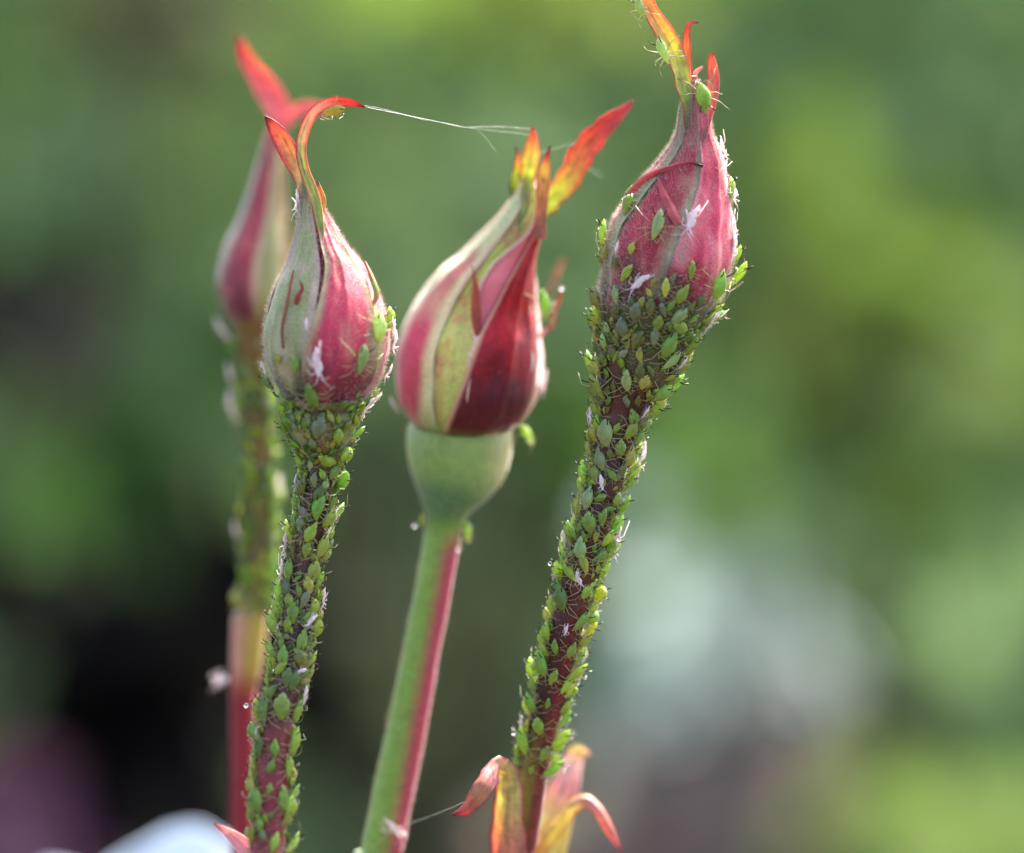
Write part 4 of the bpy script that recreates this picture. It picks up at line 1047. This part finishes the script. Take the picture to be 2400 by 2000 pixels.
for a in [(684, 1266, 46, 10), (672, 1334, 42, 5), (738, 1400, 48, -30), (721, 1451, 36, 60), (757, 1246, 30, 20), (700, 1625, 36, 20), (660, 1290, 34, 0), (700, 1130, 32, 30), (770, 1200, 30, 0), (615, 1720, 30, 60), (664, 1475, 22, 40), (700, 1570, 24, 70)]: shed(HA, *a, wAs, off=.045)
shed(HD, 1610, 526, 62, 25, 'bright white aphid skin in the middle of the flag-tipped rosebud')
for a in [(1457, 586, 28, 20), (1503, 666, 52, 55), (1480, 480, 26, 30), (1420, 540, 30, 10)]: shed(HD, *a, wD)
for a in [(1657, 731, 42, 30), (1583, 843, 28, 30), (1640, 760, 26, 70)]: shed(HD, *a, 'white aphid skin among the aphids on the hip of the flag-tipped pink rosebud', off=.06)
for py in (336, 348, 362, 374, 388, 402, 505, 518, 530, 542, 554, 566, 578, 430, 455):
    shed(HD, 0, py, rng.uniform(26, 44), rng.normal(0, 40), wDc, off=rng.uniform(.02, .06), theta=math.radians(rng.uniform(-30, -2)))
for a in [(1423, 1259, 62, -32), (1411, 1130, 30, -10), (1488, 1061, 62, 50), (1392, 976, 42, 10), (1328, 1468, 24, 20), (1356, 1352, 34, -20), (1366, 1536, 26, 40), (1318, 1262, 36, 0), (1416, 900, 32, 0), (1306, 1352, 30, 20), (1345, 1580, 24, 20), (1240, 1560, 28, 0), (1235, 1690, 24, 0), (1500, 960, 28, 30)]: shed(HD, *a, wDs, off=.05)
for a in [(545, 1591, 58, 85), (530, 758, 56, 20), (560, 874, 46, 20), (570, 943, 60, 15), (572, 1240, 40, 10), (634, 1130, 40, 0)]: shed(HB, *a, wB, off=.07)
shed(HCS, 918, 1930, 50, -42, 'white aphid skin dangling on the smooth stem from a spider thread', off=.06)
shed(HC, 1268, 889, 44, 25, 'blurred white aphid skin jutting from the crimson and green rosebud edge', off=.03)
shed(HC, 930, 940, 34, -25, 'blurred white aphid skin at the green margin of the crimson and green rosebud', off=.06)

# ------------------------------------------------------------------ honeydew drops and spider threads
def drop(px, py, y, r, label):
    me = bpy.data.meshes.new('honeydew_drop')
    import bmesh
    bm = bmesh.new(); bmesh.ops.create_icosphere(bm, subdivisions=2, radius=r / PX)
    for v in bm.verts: v.co.z *= 1.12 if v.co.z < 0 else .95
    for f in bm.faces: f.smooth = True
    bm.to_mesh(me); bm.free(); me.materials.append(M_drop)
    o = bpy.data.objects.new('honeydew_drop', me); C.objects.link(o); o.location = W(px, py, y)
    tag(o, label, 'droplet', 'honeydew drops: ' + label)
for px, py, y, r in [(1393, 829, .1, 5), (1397, 866, .05, 5), (1533, 944, .1, 5), (1451, 1101, .0, 5), (1289, 1321, .2, 5), (1452, 1263, .1, 6), (1204, 1717, .6, 6), (1404, 750, 0, 4)]:
    drop(px, py, y, r, 'tiny clear honeydew drop on the aphids of the flag-tipped rosebud')
for px, py, y, r in [(803, 1196, .0, 4), (814, 1130, 0, 4), (577, 1653, -.3, 6), (655, 1500, -.1, 4)]:
    drop(px, py, y, r, 'tiny clear honeydew drop on the aphids of the hook-tipped rosebud')
for px, py, y, r in [(1076, 1286, 1.25, 7), (972, 1231, 1.3, 6)]:
    drop(px, py, y, r, 'blurred honeydew drop on the smooth green stem')
drop(1317, 675, 1.1, 6, 'honeydew drop at the end of a red sepal filament')

def thread(pts, rad, label, sag=.0):
    P = np.array([W(*q) for q in pts])
    P = spline(P, 24)
    v, f = tube(P, rad, 5)
    o = mesh_obj('spider_thread', v, f, mat=M_silk)
    tag(o, label, 'spider thread', 'spider threads between the buds')
thread([(853, 250, -.05), (960, 272, .1), (1095, 300, .3)], .0011, 'long bright spider thread from the hooked sepal tip towards the orange one')
thread([(853, 247, -.05), (900, 256, .02), (1000, 283, .18)], .0006, 'fine spider thread lying along the start of the long bright one')
thread([(1092, 299, .3), (1170, 297, .55), (1247, 303, .77)], .0008, 'upper branch of the spider thread ending at the orange sepal tip')
thread([(1092, 299, .3), (1170, 308, .55), (1246, 316, .77)], .0008, 'lower branch of the spider thread ending at the orange sepal tip')
thread([(1120, 305, .38), (1142, 328, .45), (1162, 356, .5)], .0007, 'short loose spider thread hanging from the branching thread')
thread([(1256, 362, .8), (1300, 348, .88), (1362, 332, .96)], .001, 'faint spider thread between the orange and the long red sepal tips')
thread([(1372, 390, 1.0), (1392, 402, 1.4), (1414, 412, 1.8)], .0011, 'faint short spider thread beyond the long red sepal tip')
thread([(940, 1938, 1.0), (1030, 1905, .5), (1105, 1872, .0)], .0008, 'thin spider thread from the smooth stem to the curled red bract')
thread([(918, 1945, 1.05), (895, 1968, 1.05), (868, 1992, 1.05)], .0008, 'thin spider thread running down the smooth stem')
print('aphids', count[0], 'objects', len(bpy.data.objects))
